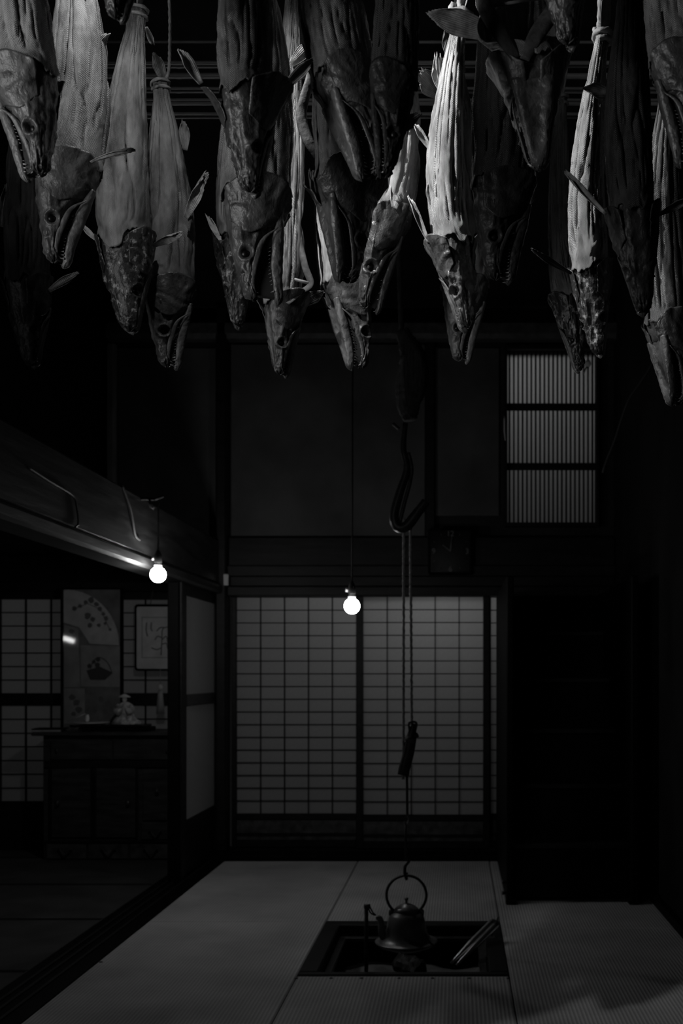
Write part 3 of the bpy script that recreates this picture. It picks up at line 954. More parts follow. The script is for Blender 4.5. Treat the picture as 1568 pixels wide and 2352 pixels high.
for s, a in (('12', 90), ('3', 0), ('6', -90), ('9', 180)):
    text_mesh('numeral', s, 0.055, cx + 0.118 * math.cos(math.radians(a)), 7.043, cz + 0.125 * math.sin(math.radians(a)), M['numeral'], ck)
for a in (30, 60, 120, 150, 210, 240, 300, 330):
    ca, sa = math.cos(math.radians(a)), math.sin(math.radians(a))
    tube('hour_mark', [(cx + 0.125 * ca, 7.043, cz + 0.13 * sa), (cx + 0.138 * ca, 7.043, cz + 0.143 * sa)], 0.002, M['numeral'], ck, seg=6)
tube('hour_hand', [(cx, 7.04, cz), (cx - 0.055, 7.04, cz + 0.045)], [0.004, 0.0025], M['numeral'], ck, seg=6)
tube('minute_hand', [(cx, 7.038, cz), (cx + 0.012, 7.038, cz + 0.105)], [0.004, 0.002], M['numeral'], ck, seg=6)

# ------------------------------------------------------------------ box staircase on the right
SX0, SX1 = fx(1163, 5.566), fx(1466, 5.566)
SY0 = 5.566
st = thing('staircase', ((SX0 + SX1) / 2, SY0, 0), 'black wooden box staircase rising beside the paper screens', 'staircase')
stz = 1.84
box('side_panel', SX0, SX0 + 0.04, SY0, 7.05, 0.0, stz, M['black_wood'], st, b=0.006)
box('side_panel', SX1 - 0.04, SX1, SY0, 7.05, 0.0, stz, M['black_wood'], st, b=0.006)
box('back_panel', SX0 + 0.04, SX1 - 0.04, 7.01, 7.04, 0.03, stz, M['black_wood'], st)
steps = [(5.60, 0.335), (5.85, 0.645), (6.10, 0.955), (6.36, 1.265), (6.62, 1.575)]
for i, (y, z) in enumerate(steps):
    z0 = 0.03 if i == 0 else steps[i - 1][1]
    box('riser', SX0 + 0.04, SX1 - 0.04, y + 0.025, y + 0.045, z0, z - 0.03, M['black_wood'], st)
    box('tread', SX0 + 0.04, SX1 - 0.04, y, (steps[i + 1][0] + 0.03) if i < 4 else 7.0, z - 0.03, z, M['dark_wood'], st, b=0.004)
for a in (SX0 - 0.004, SX1 - 0.055):
    box('foot', a, a + 0.059, SY0 - 0.01, SY0 + 0.05, 0.0, 0.03, M['black_wood'], st, b=0.005)
for py in (2026, 2051):
    c = P(1156, py, 5.60)
    tube('side_knob', [(SX0, 5.60, c.z), (SX0 - 0.014, 5.60, c.z), (SX0 - 0.024, 5.60, c.z)], [0.007, 0.009, 0.014], M['iron'], st, seg=10)

# ------------------------------------------------------------------ side room furniture
CYF = 6.90
ch = thing('drawer_chest', (fx(240, CYF), 7.08, 0.0), 'low dark wooden chest with drawers and sliding doors in the side room', 'chest')
cx0, cx1 = fx(96, CYF), fx(96, CYF) + 1.02
cz1 = fz(1690, CYF)
box('carcass', cx0, cx1, CYF + 0.02, 7.30, 0.0, cz1, M['chest_wood'], ch, b=0.006)
box('top_board', fx(75, CYF), cx1 + 0.05, CYF - 0.03, 7.31, cz1, cz1 + 0.028, M['chest_wood'], ch, b=0.006)


def zc(p): return fz(p, CYF)
def xc(p): return fx(p, CYF)


def front(name, a, b_, t, u, mat=M['chest_wood'], d=0.0):
    return box(name, xc(a) + 0.002, xc(b_) - 0.002, CYF + 0.006 - d, CYF + 0.022, zc(u) + 0.002, zc(t) - 0.002, mat, ch, b=0.004)


def bail(parent, px, py, w=34, drop=10):
    pts = [P(px - w / 2, py - 6, CYF - 0.008), P(px - w / 2 + 5, py - 7, CYF - 0.014), P(px - w / 4, py - 1, CYF - 0.016), P(px, py + drop * 0.6, CYF - 0.018), P(px + w / 4, py - 1, CYF - 0.016), P(px + w / 2 - 5, py - 7, CYF - 0.014), P(px + w / 2, py - 6, CYF - 0.008)]
    tube('bail_handle', lerp_pts(pts, 5), 0.006, M['iron'], parent, seg=8)


for a, b_ in ((114, 256), (258, 398)):
    dr = front('drawer', a, b_, 1702, 1746)
    tube('pull', [P(130 if a < 200 else 382, 1720, CYF - 0.004), P(130 if a < 200 else 382, 1730, CYF - 0.004)], 0.006, M['iron'], dr, seg=8)
for a, b_, hx in ((112, 213, 132), (215, 316, 294)):
    dd = front('sliding_door', a, b_, 1764, 1925, d=0.004 if a > 200 else 0.0)
    for q in ((a, a + 6), (b_ - 6, b_)):
        box('door_stile', xc(q[0]) + 0.003, xc(q[1]), CYF - 0.003, CYF + 0.006, zc(1925) + 0.003, zc(1764) - 0.003, M['dark_wood'], dd)
    lathe('finger_pull', [(0.014, -0.022), (0.014, 0.022)], (xc(hx), CYF - 0.002, zc(1845)), M['iron'], dd, seg=12)
dd = front('small_door', 326, 398, 1766, 1886)
lathe('finger_pull', [(0.012, -0.02), (0.012, 0.02)], (xc(360), CYF, zc(1818)), M['iron'], dd, seg=12)
dr = front('drawer', 322, 398, 1890, 1930); bail(dr, 356, 1916, 28)
for a, b_, hx in ((104, 198, 149), (200, 294, 248), (296, 398, 346)):
    dr = front('drawer', a, b_, 1938, 1974, M['carved']); bail(dr, hx, 1958)
box('front_rail', xc(100), xc(398), CYF, CYF + 0.022, zc(1764) + 0.002, zc(1748), M['dark_wood'], ch, b=0.003)
box('front_rail', xc(100), xc(398), CYF, CYF + 0.022, zc(1938) + 0.002, zc(1931), M['dark_wood'], ch, b=0.003)
ctop = cz1 + 0.028

# tray stack and dish on the chest
t = thing('lacquer_tray', P(215, 1670, 6.98), 'low black lacquer stand under the figurine on the chest', 'tray')
t.location.z = ctop; ORI[t.name] = Vector(t.location)
box('plinth', fx(200, 7.0), fx(348, 7.0), 6.90, 7.10, ctop, ctop + 0.030, M['black_wood'], t, b=0.004)
box('tray_board', fx(172, 7.0), fx(338, 7.0), 6.89, 7.11, ctop + 0.030, ctop + 0.048, M['glass_black'], t, b=0.006)
bk = box('note_book', fx(78, 6.95), fx(142, 6.95), 6.88, 7.05, ctop, ctop + 0.012, M['card_mid'], None, b=0.003)
bk.rotation_euler = (0, 0, 0.15)
tag(bk, 'thin grey book lying on the left end of the chest top', 'book')
bk2 = box('note_book', fx(82, 6.98), fx(150, 6.98), 6.90, 7.06, ctop + 0.0125, ctop + 0.022, M['black_wood'], None, b=0.003)
bk2.rotation_euler = (0, 0, 0.10)
tag(bk2, 'black folder lying on the thin grey book on the chest', 'book')
tz = ctop + 0.048
dish = lathe('shallow_dish', [(0.05, 0.0), (0.10, 0.006), (0.125, 0.014), (0.120, 0.016), (0.05, 0.006)], (fx(210, 6.98), 6.98, tz), M['porcelain'], None, seg=36)
tag(dish, 'flat white dish lying on the black stand beside the figurine', 'dish')
cup = lathe('small_cup', [(0.010, 0.0), (0.014, 0.01), (0.016, 0.03), (0.012, 0.05), (0.009, 0.055)], (fx(200, 7.03), 7.03, tz + 0.012), M['porcelain'], None, seg=16)
tag(cup, 'small white cup standing on the white dish', 'cup')

# porcelain figurine with a wide hat and long robe
fgx, fgy = fx(288, 6.99), 6.99
fg = thing('figurine', (fgx, fgy, tz), 'small white porcelain figurine in a robe and wide hat', 'figurine')
s = 6.99 / FPX
prof = [(0.085, 0.0), (0.088, 0.006), (0.078, 0.022), (0.060, 0.05), (0.047, 0.085), (0.042, 0.11), (0.046, 0.125), (0.043, 0.14), (0.028, 0.15), (0.014, 0.156)]
v = []; f = []; seg = 40
for i, (r, z) in enumerate(prof):
    for kk in range(seg):
        th = 2 * PI * kk / seg
        q = r * (1 + 0.05 * math.cos(7 * th + z * 30) * max(0, 1 - z / 0.1))
        v.append((fgx + q * 1.1 * math.cos(th) + 0.02 * max(0, 0.06 - z) * 2, fgy + q * 0.75 * math.sin(th), tz + z))
for i in range(len(prof) - 1):
    for kk in range(seg):
        k2 = (kk + 1) % seg
        f.append((i * seg + kk, i * seg + k2, (i + 1) * seg + k2, (i + 1) * seg + kk))
f.append(tuple(range(seg))[::-1]); f.append(tuple(range((len(prof) - 1) * seg, len(prof) * seg)))
M['kimono'] = plain('kimono', 0.36, 0.35, noise=0.8, scale=38)
mk('robe', v, f, M['kimono'], fg, smooth=True)
v, f = sphere_vf((fgx - 0.006, fgy, tz + 0.175), 0.018, 18, 12, (0.9, 0.95, 1.2)); mk('head', v, f, M['porcelain'], fg, smooth=True)
lathe('hat', [(0.040, 0.0), (0.041, 0.003), (0.034, 0.009), (0.020, 0.018), (0.008, 0.024)], (fgx - 0.006, fgy, tz + 0.188), M['porcelain'], fg, seg=28)
for sg in (-1, 1):
    tube('sleeve', lerp_pts([(fgx + sg * 0.038, fgy - 0.01, tz + 0.135), (fgx + sg * 0.052, fgy - 0.03, tz + 0.10), (fgx + sg * 0.02, fgy - 0.048, tz + 0.085)], 6),
         [0.016 + 0.001 * i for i in range(13)], M['kimono'], fg, seg=12)
tube('robe_train', lerp_pts([(fgx + 0.03, fgy - 0.01, tz + 0.05), (fgx + 0.07, fgy, tz + 0.022), (fgx + 0.11, fgy, tz + 0.008)], 6), [0.03 - 0.0017 * i for i in range(13)], M['kimono'], fg, seg=12, flat=0.6)
t = tube('bamboo_spill', [P(155, 1663, 6.96), P(196, 1645, 6.98)], 0.004, M['card_mid'], None, seg=8)
t.location.z += max(0, tz + 0.016 - (P(155, 1663, 6.96).z - 0.004))
tag(t, 'thin pale stick leaning across the white dish on the chest', 'stick')

# standing picture panel with pasted fan and flower papers
AY = 7.16
pn = thing('picture_panel', (fx(208, AY), AY, ctop), 'tall standing panel of pasted fan and flower papers on the chest', 'panel')


def am(x, y, d): return (fx(x, AY), AY + 0.012 - d, fz(y, AY))


box('backing', fx(143, AY), fx(277, AY), AY + 0.012, AY + 0.03, ctop, fz(1354, AY), M['card_dark'], pn)
for nm, a in (('frame_side', (139, 144, 1350, None)), ('frame_side', (276, 281, 1350, None))):
    box(nm, fx(a[0], AY), fx(a[1], AY), AY - 0.004, AY + 0.032, ctop, fz(1350, AY), M['black_wood'], pn, b=0.003)
box('frame_top', fx(144, AY), fx(276, AY), AY - 0.002, AY + 0.03, fz(1354, AY), fz(1350, AY), M['black_wood'], pn)
arc = [(150 + 122 * math.sin(math.radians(q)), 1482 - 128 * math.cos(math.radians(q))) for q in range(2, 90, 8)]
poly_slab('fan_paper', [(145, 1355)] + arc + [(272, 1482), (205, 1478), (180, 1440), (145, 1430)], am, 0.002, M['card'], pn)
poly_slab('pasted_paper', [(146, 1434), (178, 1444), (182, 1578), (146, 1578)], am, 0.002, M['card_mid'], pn)
poly_slab('pasted_paper', [(184, 1482), (274, 1484), (274, 1578), (184, 1576)], am, 0.002, M['card_mid'], pn)
poly_slab('pasted_paper', [(146, 1581), (193, 1581), (193, 1662), (146, 1662)], am, 0.002, M['card_mid'], pn)
poly_slab('pasted_paper', [(196, 1579), (274, 1580), (274, 1662), (196, 1662)], am, 0.0018, M['card_dark'], pn)
rs = np.random.RandomState(11)


def blot(cx_, cy_, r, mat, d=0.003, n=9, name='painted_blossom'):
    ph_ = rs.rand() * 6
    pts = [(cx_ + r * (0.7 + 0.45 * rs.rand()) * math.cos(ph_ + 2 * PI * i / n), cy_ + r * (0.7 + 0.45 * rs.rand()) * math.sin(ph_ + 2 * PI * i / n)) for i in range(n)]
    poly_slab(name, pts, lambda x, y, dd: am(x, y, d - 0.001 + dd), 0.001, mat, pn)


for (x, y, r) in ((170, 1398, 6), (182, 1392, 5), (196, 1384, 6), (208, 1378, 7), (220, 1388, 6), (228, 1398, 6), (200, 1414, 8), (212, 1422, 6), (236, 1410, 5), (242, 1420, 6), (205, 1436, 6), (226, 1436, 5), (240, 1432, 4), (252, 1446, 4)):
    blot(x, y, r, M['ink'])
tube('painted_branch', [am(165, 1400, 0.0035), am(200, 1386, 0.0035), am(230, 1400, 0.0035), am(250, 1444, 0.0035)], 0.0028, M['ink'], pn, seg=6)
poly_slab('painted_basket', [(197, 1540), (215, 1535), (226, 1530), (258, 1545), (240, 1562), (206, 1562)], lambda x, y, d: am(x, y, 0.002 + d), 0.0012, M['ink_black'], pn)
tube('painted_handle', lerp_pts([am(205, 1545, 0.0035), am(212, 1520, 0.0035), am(228, 1510, 0.0035), am(246, 1522, 0.0035), am(256, 1544, 0.0035)], 6), 0.0032, M['ink_black'], pn, seg=6)
for (x, y, r) in ((204, 1530, 6), (214, 1520, 5), (224, 1514, 6), (222, 1528, 7), (165, 1602, 8), (174, 1614, 9), (180, 1630, 8), (168, 1640, 6), (230, 1606, 8), (248, 1616, 8), (216, 1632, 6), (240, 1634, 7), (163, 1450, 7)):
    blot(x, y, r, M['ink_black'] if y < 1560 and y > 1500 else M['ink'])

box('glass', fx(144, AY), fx(276, AY), AY + 0.0025, AY + 0.0035, ctop + 0.002, fz(1354, AY), M['clear_glass'], pn)

# framed print hanging on the side room screens
GY = 7.27
fr_ = thing('framed_print', (fx(370, GY), GY, fz(1540, GY)), 'framed plant print with pale mount hanging behind the side post', 'picture')


def rr(x0, x1, y0, y1, r):
    out = []
    for cx_, cy_, a0 in ((x1 - r, y0 + r, -90), (x1 - r, y1 - r, 0), (x0 + r, y1 - r, 90), (x0 + r, y0 + r, 180)):
        for q in range(0, 91, 30):
            out.append((cx_ + r * math.cos(math.radians(a0 + q)), cy_ + r * math.sin(math.radians(a0 + q))))
    return out


def gm(off):
    return lambda x, y, d: (fx(x, GY), GY - off - d, fz(y, GY))


poly_slab('frame', rr(311, 425, 1388, 1541, 7), gm(0), 0.02, M['black_wood'], fr_)
poly_slab('mount', rr(316, 420, 1394, 1536, 4), gm(0.02), 0.002, M['card'], fr_)
poly_slab('mount_line', [(327, 1417), (409, 1417), (409, 1512), (327, 1512)], gm(0.022), 0.001, M['card_mid'], fr_)
poly_slab('print', [(330, 1420), (406, 1420), (406, 1509), (330, 1509)], gm(0.023), 0.001, M['card'], fr_)
for pts in (((372, 1505), (374, 1470), (376, 1445), (392, 1440)), ((362, 1450), (370, 1442), (380, 1442)), ((374, 1470), (384, 1462), (388, 1480)), ((374, 1465), (364, 1462), (358, 1470)),
            ((374, 1480), (384, 1478), (387, 1490)), ((373, 1488), (362, 1492), (350, 1488)), ((339, 1430), (338, 1448), (341, 1462)), ((350, 1430), (349, 1444), (352, 1450))):
    tube('painted_stem', lerp_pts([gm(0.0245)(x, y, 0) for x, y in pts], 5), 0.0042, M['ink'], fr_, seg=6)
tube('hanging_cord', [gm(0.005)(345, 1390, 0), P(349, 1370, 7.275), P(352, 1352, 7.295)], 0.003, M['ink_black'], fr_, seg=6)
# tassel ornament hanging from the framed print
tube('tassel_cord', [P(368, 1534, 7.256), P(368, 1543, 7.245), P(368, 1572, 7.24)], 0.0025, M['card_mid'], fr_, seg=6)
v, f = sphere_vf(P(368, 1578, 7.24), 0.018, 14, 8, (0.9, 0.9, 1.3)); mk('tassel_knot', v, f, M['card'], fr_, smooth=True)
tube('tassel', [P(368, 1586, 7.24), P(368, 1610, 7.24), P(368, 1640, 7.24)], [0.015, 0.022, 0.027], M['card_mid'], fr_, seg=16, lobes=8, lobe=0.1)

# ------------------------------------------------------------------ loose cable hanging on the right, insulator at the window
cb = tube('loose_cable', lerp_pts([Vector((fx(1556, 5.2), 5.2, CEIL)), P(1545, 560, 5.2), P(1528, 730, 5.2), P(1512, 800, 5.2), P(1497, 836, 5.2), P(1470, 880, 5.2), P(1445, 916, 5.2), P(1428, 960, 5.2), P(1412, 1010, 5.2), P(1392, 1060, 5.2), P(1384, 1086, 5.2)] , 6), 0.006, M['grey_cord'], None, seg=8)
cb2 = None
tag(cb, 'loose grey cable hanging in a slant right of the lattice window', 'cable')
ins = lathe('insulator_knob', [(0.012, 0), (0.022, 0.008), (0.02, 0.02), (0.026, 0.03), (0.012, 0.04)], (0, 0, 0), M['porcelain'], None, seg=18)
ins.location = P(1343, 835, 6.9); ins.rotation_euler = (0, PI / 2, 0)
tag(ins, 'small white porcelain knob at the top right corner of the lattice window', 'insulator')
tube('mounting_bracket', [(0.0, 0, 0.02), (0.0, 0.26, 0.02)], 0.006, M['iron'], ins, seg=8, origin=Vector((0, 0, 0)))

# ------------------------------------------------------------------ bamboo rack high behind the fish
by = 3.5
spec_b = [(132, 0.0125, 'topmost'), (146, 0.0085, ''), (158, 0.010, ''), (174, 0.011, ''), (191, 0.0105, ''), (204, 0.005, ''), (211, 0.005, ''), (252, 0.007, ''), (261, 0.006, ''), (236, 0.008, ''), (98, 0.006, '')]
spec_b.sort()
ords = ['uppermost', 'second from the top', 'third from the top', 'fourth from the top', 'fifth from the top', 'sixth from the top', 'seventh from the top', 'eighth from the top', 'ninth from the top', 'second lowest', 'lowest']
rs = np.random.RandomState(21)
for i, (py, r, _) in enumerate(spec_b):
    r *= 0.78
    yy = by + (0.045 if i % 2 else 0.0)
    z0 = fz(py + rs.uniform(-2, 2), by); z1 = fz(py + rs.uniform(-2, 2), by)
    x0, x1 = -2.5, XR - 0.01
    nd = 13; pts = []; rad = []
    for q in range(nd):
        tq = q / (nd - 1)
        xm = x0 + (x1 - x0) * tq; zm = z0 + (z1 - z0) * tq
        for e, k_ in ((-0.012, 1.0), (0.0, 1.14), (0.012, 1.0)):
            pts.append((xm + e, yy, zm)); rad.append(r * k_)
    o = tube('bamboo_pole', pts, rad, M['bamboo'], None, seg=12, origin=Vector((x0, yy, z0)))
    tag(o, 'horizontal bamboo pole behind the fish, %s of the rack' % ords[i], 'pole', 'bamboo rack behind the fish')
# rods the fish hang from (above the frame)
for yy, nm in ((1.75, 'front'), (2.05, 'middle'), (2.38, 'rear')):
    o = tube('hanging_rod', [(-2.5, yy, 3.15), (0, yy, 3.14), (XR - 0.01, yy, 3.15)], 0.022, M['pole_wood'], None, seg=12)
    tag(o, 'round wooden rod above the %s row of hanging fish' % nm, 'rod', 'rods carrying the fish')
# ------------------------------------------------------------------ dried salmon
class VNoise:
    def __init__(s, seed):
        s.t = np.random.RandomState(seed).rand(64, 64) * 2 - 1

    def __call__(s, x, y):
        x = np.asarray(x, float); y = np.asarray(y, float)
        xi = np.floor(x).astype(int); yi = np.floor(y).astype(int)
        fx_ = x - xi; fy_ = y - yi
        fx_ = fx_ * fx_ * (3 - 2 * fx_); fy_ = fy_ * fy_ * (3 - 2 * fy_)
        a = s.t[xi % 64, yi % 64]; b = s.t[(xi + 1) % 64, yi % 64]
        c = s.t[xi % 64, (yi + 1) % 64]; d = s.t[(xi + 1) % 64, (yi + 1) % 64]
        return (a * (1 - fx_) + b * fx_) * (1 - fy_) + (c * (1 - fx_) + d * fx_) * fy_


def curve1(pts):
    xs = np.array([p[0] for p in pts]); ys = np.array([p[1] for p in pts])
    g_ = np.linspace(xs[0], xs[-1], 240)
    v = np.interp(g_, xs, ys)
    k = np.ones(15) / 15.0
    vp = np.concatenate([np.full(7, v[0]) * 2 - v[1:8][::-1], v, np.full(7, v[-1]) * 2 - v[-8:-1][::-1]])
    v = np.convolve(vp, k, 'valid')
    return lambda u: np.interp(u, g_, v)


TOP = curve1([(0, .030), (.03, .055), (.10, .085), (.2, .118), (.35, .165), (.5, .215), (.7, .265), (.85, .295), (1, .305)])
BOT = curve1([(0, -.070), (.04, -.055), (.10, -.018), (.25, -.022), (.45, -.065), (.55, -.11), (.63, -.185), (.75, -.26), (1, -.30)])
WID = curve1([(0, .030), (.03, .058), (.10, .080), (.25, .100), (.4, .125), (.55, .152), (.75, .178), (1, .172)])
JT = curve1([(-.03, -.035), (.03, -.050), (.1, -.034), (.3, -.050), (.5, -.105), (.74, -.20)])
JB = curve1([(-.03, -.095), (.03, -.132), (.15, -.160), (.35, -.215), (.55, -.270), (.74, -.305)])
JW = curve1([(-.03, .022), (.03, .052), (.1, .068), (.3, .096), (.5, .128), (.74, .155)])


def spow(x, p):
    return np.sign(x) * np.abs(x) ** p


def head_sec(u, th):
    t = TOP(u); b = BOT(u); w = WID(u)
    c = (t + b) / 2; h = (t - b) / 2
    cs = np.cos(th); sn = np.sin(th)
    return c + h * spow(cs, .86), w * spow(sn, .78) * (1 - .20 * cs)


def grid_faces(nr, nc, closed):
    f = []
    m = nc if closed else nc - 1
    for i in range(nr - 1):
        for k in range(m):
            k2 = (k + 1) % nc
            f.append((i * nc + k, (i + 1) * nc + k, (i + 1) * nc + k2, i * nc + k2))
    return f


def grid_normals(G, closed):
    du = np.gradient(G, axis=0)
    if closed:
        dv = (np.roll(G, -1, axis=1) - np.roll(G, 1, axis=1)) / 2
    else:
        dv = np.gradient(G, axis=1)
    n = np.cross(du, dv)
    return n / (np.linalg.norm(n, axis=2, keepdims=True) + 1e-12)


def sm(x, a, b):
    t = np.clip((x - a) / (b - a), 0, 1)
    return t * t * (3 - 2 * t)


def solidify(o, t, offset=-1):
    m = o.modifiers.new('thickness', 'SOLIDIFY'); m.thickness = t; m.offset = offset


FISH_MATS = {}


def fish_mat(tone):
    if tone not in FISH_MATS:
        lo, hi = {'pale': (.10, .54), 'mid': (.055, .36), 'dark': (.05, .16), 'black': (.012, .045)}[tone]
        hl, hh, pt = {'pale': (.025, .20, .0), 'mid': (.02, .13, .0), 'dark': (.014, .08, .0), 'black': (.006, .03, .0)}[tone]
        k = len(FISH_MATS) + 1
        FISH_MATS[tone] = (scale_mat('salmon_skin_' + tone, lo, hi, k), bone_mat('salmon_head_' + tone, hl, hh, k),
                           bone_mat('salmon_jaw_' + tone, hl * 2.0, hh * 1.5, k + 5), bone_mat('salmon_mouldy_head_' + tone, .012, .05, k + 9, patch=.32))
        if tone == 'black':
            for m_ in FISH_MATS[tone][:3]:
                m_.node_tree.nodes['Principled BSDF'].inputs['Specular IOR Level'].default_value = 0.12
    return FISH_MATS[tone]


def fin_mesh(name, root, tip, width, parent, mat, tilt=20, rays=8, seed=0, curl=0.12, ragged=0.12, sweep=0.0, base=0.38):
    rs_ = np.random.RandomState(seed)
    root = Vector(root); tip = Vector(tip)
    f = tip - root; Lf = f.length; fd = f.normalized()
    view = (root - Vector((0, 0, CAMH))).normalized()
    w = fd.cross(view).normalized()
    w = (Matrix.Rotation(math.radians(tilt), 3, fd) @ w).normalized()
    nrm = fd.cross(w).normalized()
    nc = rays * 4 + 1; nr = 12
    lens = 1 - ragged * rs_.rand(rays + 1)
    G = np.zeros((nr, nc, 3))
    for j in range(nc):
        q = j / (nc - 1) * 2 - 1
        rj = (j / (nc - 1)) * rays
        ln = np.interp(rj, range(rays + 1), lens) * (1 - .22 * abs(q) ** 2.2) - (0.03 * rs_.rand())
        ridge = math.cos(2 * PI * rj)
        for i in range(nr):
            k = i / (nr - 1)
            spread = base + (1 - base) * math.sin(min(1.0, k * 1.15) * PI / 2)
            spread *= (1 - 0.35 * max(0, k - .75) / .25)
            off = root + fd * (Lf * ln * k) + w * (q * width / 2 * spread + sweep * Lf * k * k) + nrm * (curl * Lf * k * k + 0.0010 * ridge * (0.4 + k) + 0.004 * math.sin(3.1 * q + seed) * k)
            G[i, j] = off
    o = mk(name, G.reshape(-1, 3), grid_faces(nr, nc, False), mat, parent, smooth=True)
    solidify(o, 0.0011, 0)
    return o


def salmon(label, S, N, T, Y, dors, kd=1.0, kw=1.0, opening=8, flare=0.02, gap=0.0, bm=1.0, tone='mid', seed=1, fins=(), stick=None, mould=False, rope_top=None,
           tail=True, eye_open=True, Yt=None, wrinkle=1.0, neckw=1.0, rope_r=0.0038, nape=.10, straps=(), htone=None):
    skin, hmat, jmat, mmat = fish_mat(tone)
    if htone:
        _, hmat, jmat, mmat = fish_mat(htone)
    if mould:
        hmat = mmat
    nz = VNoise(seed); nz2 = VNoise(seed + 50)
    Yt = Yt or Y
    S_ = P(S[0], S[1], Y); N_ = P(N[0], N[1], Y); T_ = P(T[0], T[1], Yt)
    HL = (N_ - S_).length
    es = (N_ - S_).normalized()
    a = math.radians(dors)
    dv = Vector((-math.cos(a), -math.sin(a), 0))
    root = thing('dried_salmon', S_, label, 'fish', 'dried salmon hanging from the ceiling')

    def frame(t):
        d = (dv - t * dv.dot(t)).normalized()
        return d, t.cross(d).normalized()
    ed, el = frame(es)
    ES, ED, EL, S0 = (np.array(x) for x in (es, ed, el, S_))

    def hw(u, d, l):
        u = np.asarray(u)[..., None]; d = np.asarray(d)[..., None]; l = np.asarray(l)[..., None]
        return S0 + u * HL * ES + d * HL * kd * ED + l * HL * kw * EL

    # --- head: snout, skull, cheeks
    nr, nc = 76, 80
    u = np.linspace(0, 1, nr) ** 1.25
    U, TH = np.meshgrid(u, np.linspace(0, 2 * PI, nc, endpoint=False), indexing='ij')
    d, l = head_sec(U, TH)
    # closed rounded snout tip
    k0 = np.clip(np.sqrt(np.clip(U / .022, 0, 1)), 0, 1)
    cmid = (TOP(U) + BOT(U)) / 2
    d = cmid + (d - cmid) * (0.15 + .85 * k0); l = l * (0.15 + .85 * k0)
    G = hw(U, d, l)
    nn = grid_normals(G, True)
    cen = G.mean(axis=1, keepdims=True)
    if np.mean(np.sum(nn * (G - cen), axis=2)) < 0:
        nn = -nn
    side = np.abs(np.sin(TH))
    ue, de = .37, .066
    rr_ = np.sqrt((U - ue) ** 2 + ((d - de) * kd * 1.0) ** 2) / .056
    lateral = side > .35
    disp = np.where(lateral, -.075 * np.exp(-(rr_ / .82) ** 4) + .015 * np.exp(-((rr_ - 1.18) / .26) ** 2), 0)
    rn = np.sqrt((U - .19) ** 2 + (d - .075) ** 2) / .016
    disp += np.where(side > .3, -.012 * np.exp(-rn ** 2), 0)
    # cheek bones: grooves behind the eye and along the skull roof
    disp += np.where(lateral,   .022 * np.exp(-((d - (.10 + .10 * (U - .4))) / .018) ** 2) * sm(U, .42, .5) * (1 - sm(U, .8, .95)), 0)
    disp += np.where(lateral, -.022 * np.exp(-((d - (.03 - .1 * (U - .4))) / .022) ** 2) * sm(U, .42, .55) * (1 - sm(U, .75, .9)), 0)
    disp += np.where(lateral, -.016 * np.exp(-((U - .60 - .25 * d) / .018) ** 2) * sm(-d, -.22, -.05), 0)
    disp += -.018 * np.exp(-((np.mod(TH + PI, 2 * PI) - PI) / .22) ** 2) * sm(U, .15, .4)
    disp += .011 * wrinkle * nz(U * 13, np.sin(TH) * 4 + np.cos(TH) * 3 + 9) + .008 * wrinkle * np.abs(nz2(U * 30, np.sin(TH) * 9 + np.cos(TH) * 7 + 20))
    disp += .012 * nz2(U * 60, np.cos(TH) * 5 + np.sin(TH) * 5) * (1 - sm(U, .03, .14))
    G = G + nn * (disp * HL)[..., None]
    v = np.concatenate([G.reshape(-1, 3), G[0].mean(axis=0)[None], G[-1].mean(axis=0)[None]])
    fcs = grid_faces(nr, nc, True)
    i0, i1 = nr * nc, nr * nc + 1
    fcs += [(i0, k, (k + 1) % nc) for k in range(nc)] + [(i1, (nr - 1) * nc + (k + 1) % nc, (nr - 1) * nc + k) for k in range(nc)]
    head = mk('head', v, fcs, hmat, root, smooth=True)
    # --- eyes sunk in their sockets
    for sg in (-1, 1):
        thn = math.acos(np.clip((de - (TOP(ue) + BOT(ue)) / 2) / ((TOP(ue) - BOT(ue)) / 2), -1, 1))
        dd, ll = head_sec(np.array(ue), np.array(sg * abs(thn)))
        c = hw(np.array(ue), dd, ll * .52 if eye_open else ll * .6)
        vv, ff = sphere_vf(c, .042 * HL, 16, 10)
        mk('eye', vv, ff, M['eye'], head, smooth=True)
    # --- upper jaw bone along the mouth, a flat strap
    for sg in (-1, 1):
        us = np.linspace(.04, .63, 18); ns = 10
        vv = []
        for q in us:
            k_ = math.sin((q - .04) / .59 * PI) ** .6 + .12
            c = hw(q, BOT(q) + .006 - .035 * sm(q, .48, .63), sg * WID(q) * (.96 + .06 * k_))
            for e in range(ns):
                a_ = 2 * PI * e / ns
                vv.append(c + ED * (HL * .024 * k_ * math.cos(a_)) + EL * (HL * .009 * k_ * math.sin(a_)))
        ff = grid_faces(len(us), ns, True) + [tuple(range(ns)), tuple(range((len(us) - 1) * ns, len(us) * ns))[::-1]]
        mk('maxilla', vv, ff, jmat, head, smooth=True)
    # --- lower jaw
    ang = math.radians(opening)
    hu, hd = .62, -.14

    def jw(q, d_, l_):
        q = np.asarray(q, float); d_ = np.asarray(d_, float)
        x = q - hu; y = (d_ - hd)
        # rotate the jaw tip away from the palate
        x2 = x * math.cos(ang) + y * math.sin(ang) * -1.0 * -1.0
        y2 = x * math.sin(ang) + y * math.cos(ang)
        return hw(hu + x * math.cos(ang) - y * math.sin(ang), hd + y2, l_)
    nr2, nc2 = 46, 44
    uu = np.linspace(-.03, .74, nr2)
    U2, T2 = np.meshgrid(uu, np.linspace(0, 2 * PI, nc2, endpoint=False), indexing='ij')
    t_, b_, w_ = JT(U2), JB(U2), JW(U2)
    c_ = (t_ + b_) / 2; h_ = (t_ - b_) / 2
    kk = np.sqrt(np.clip((U2 + .03) / .03, 0.02, 1))
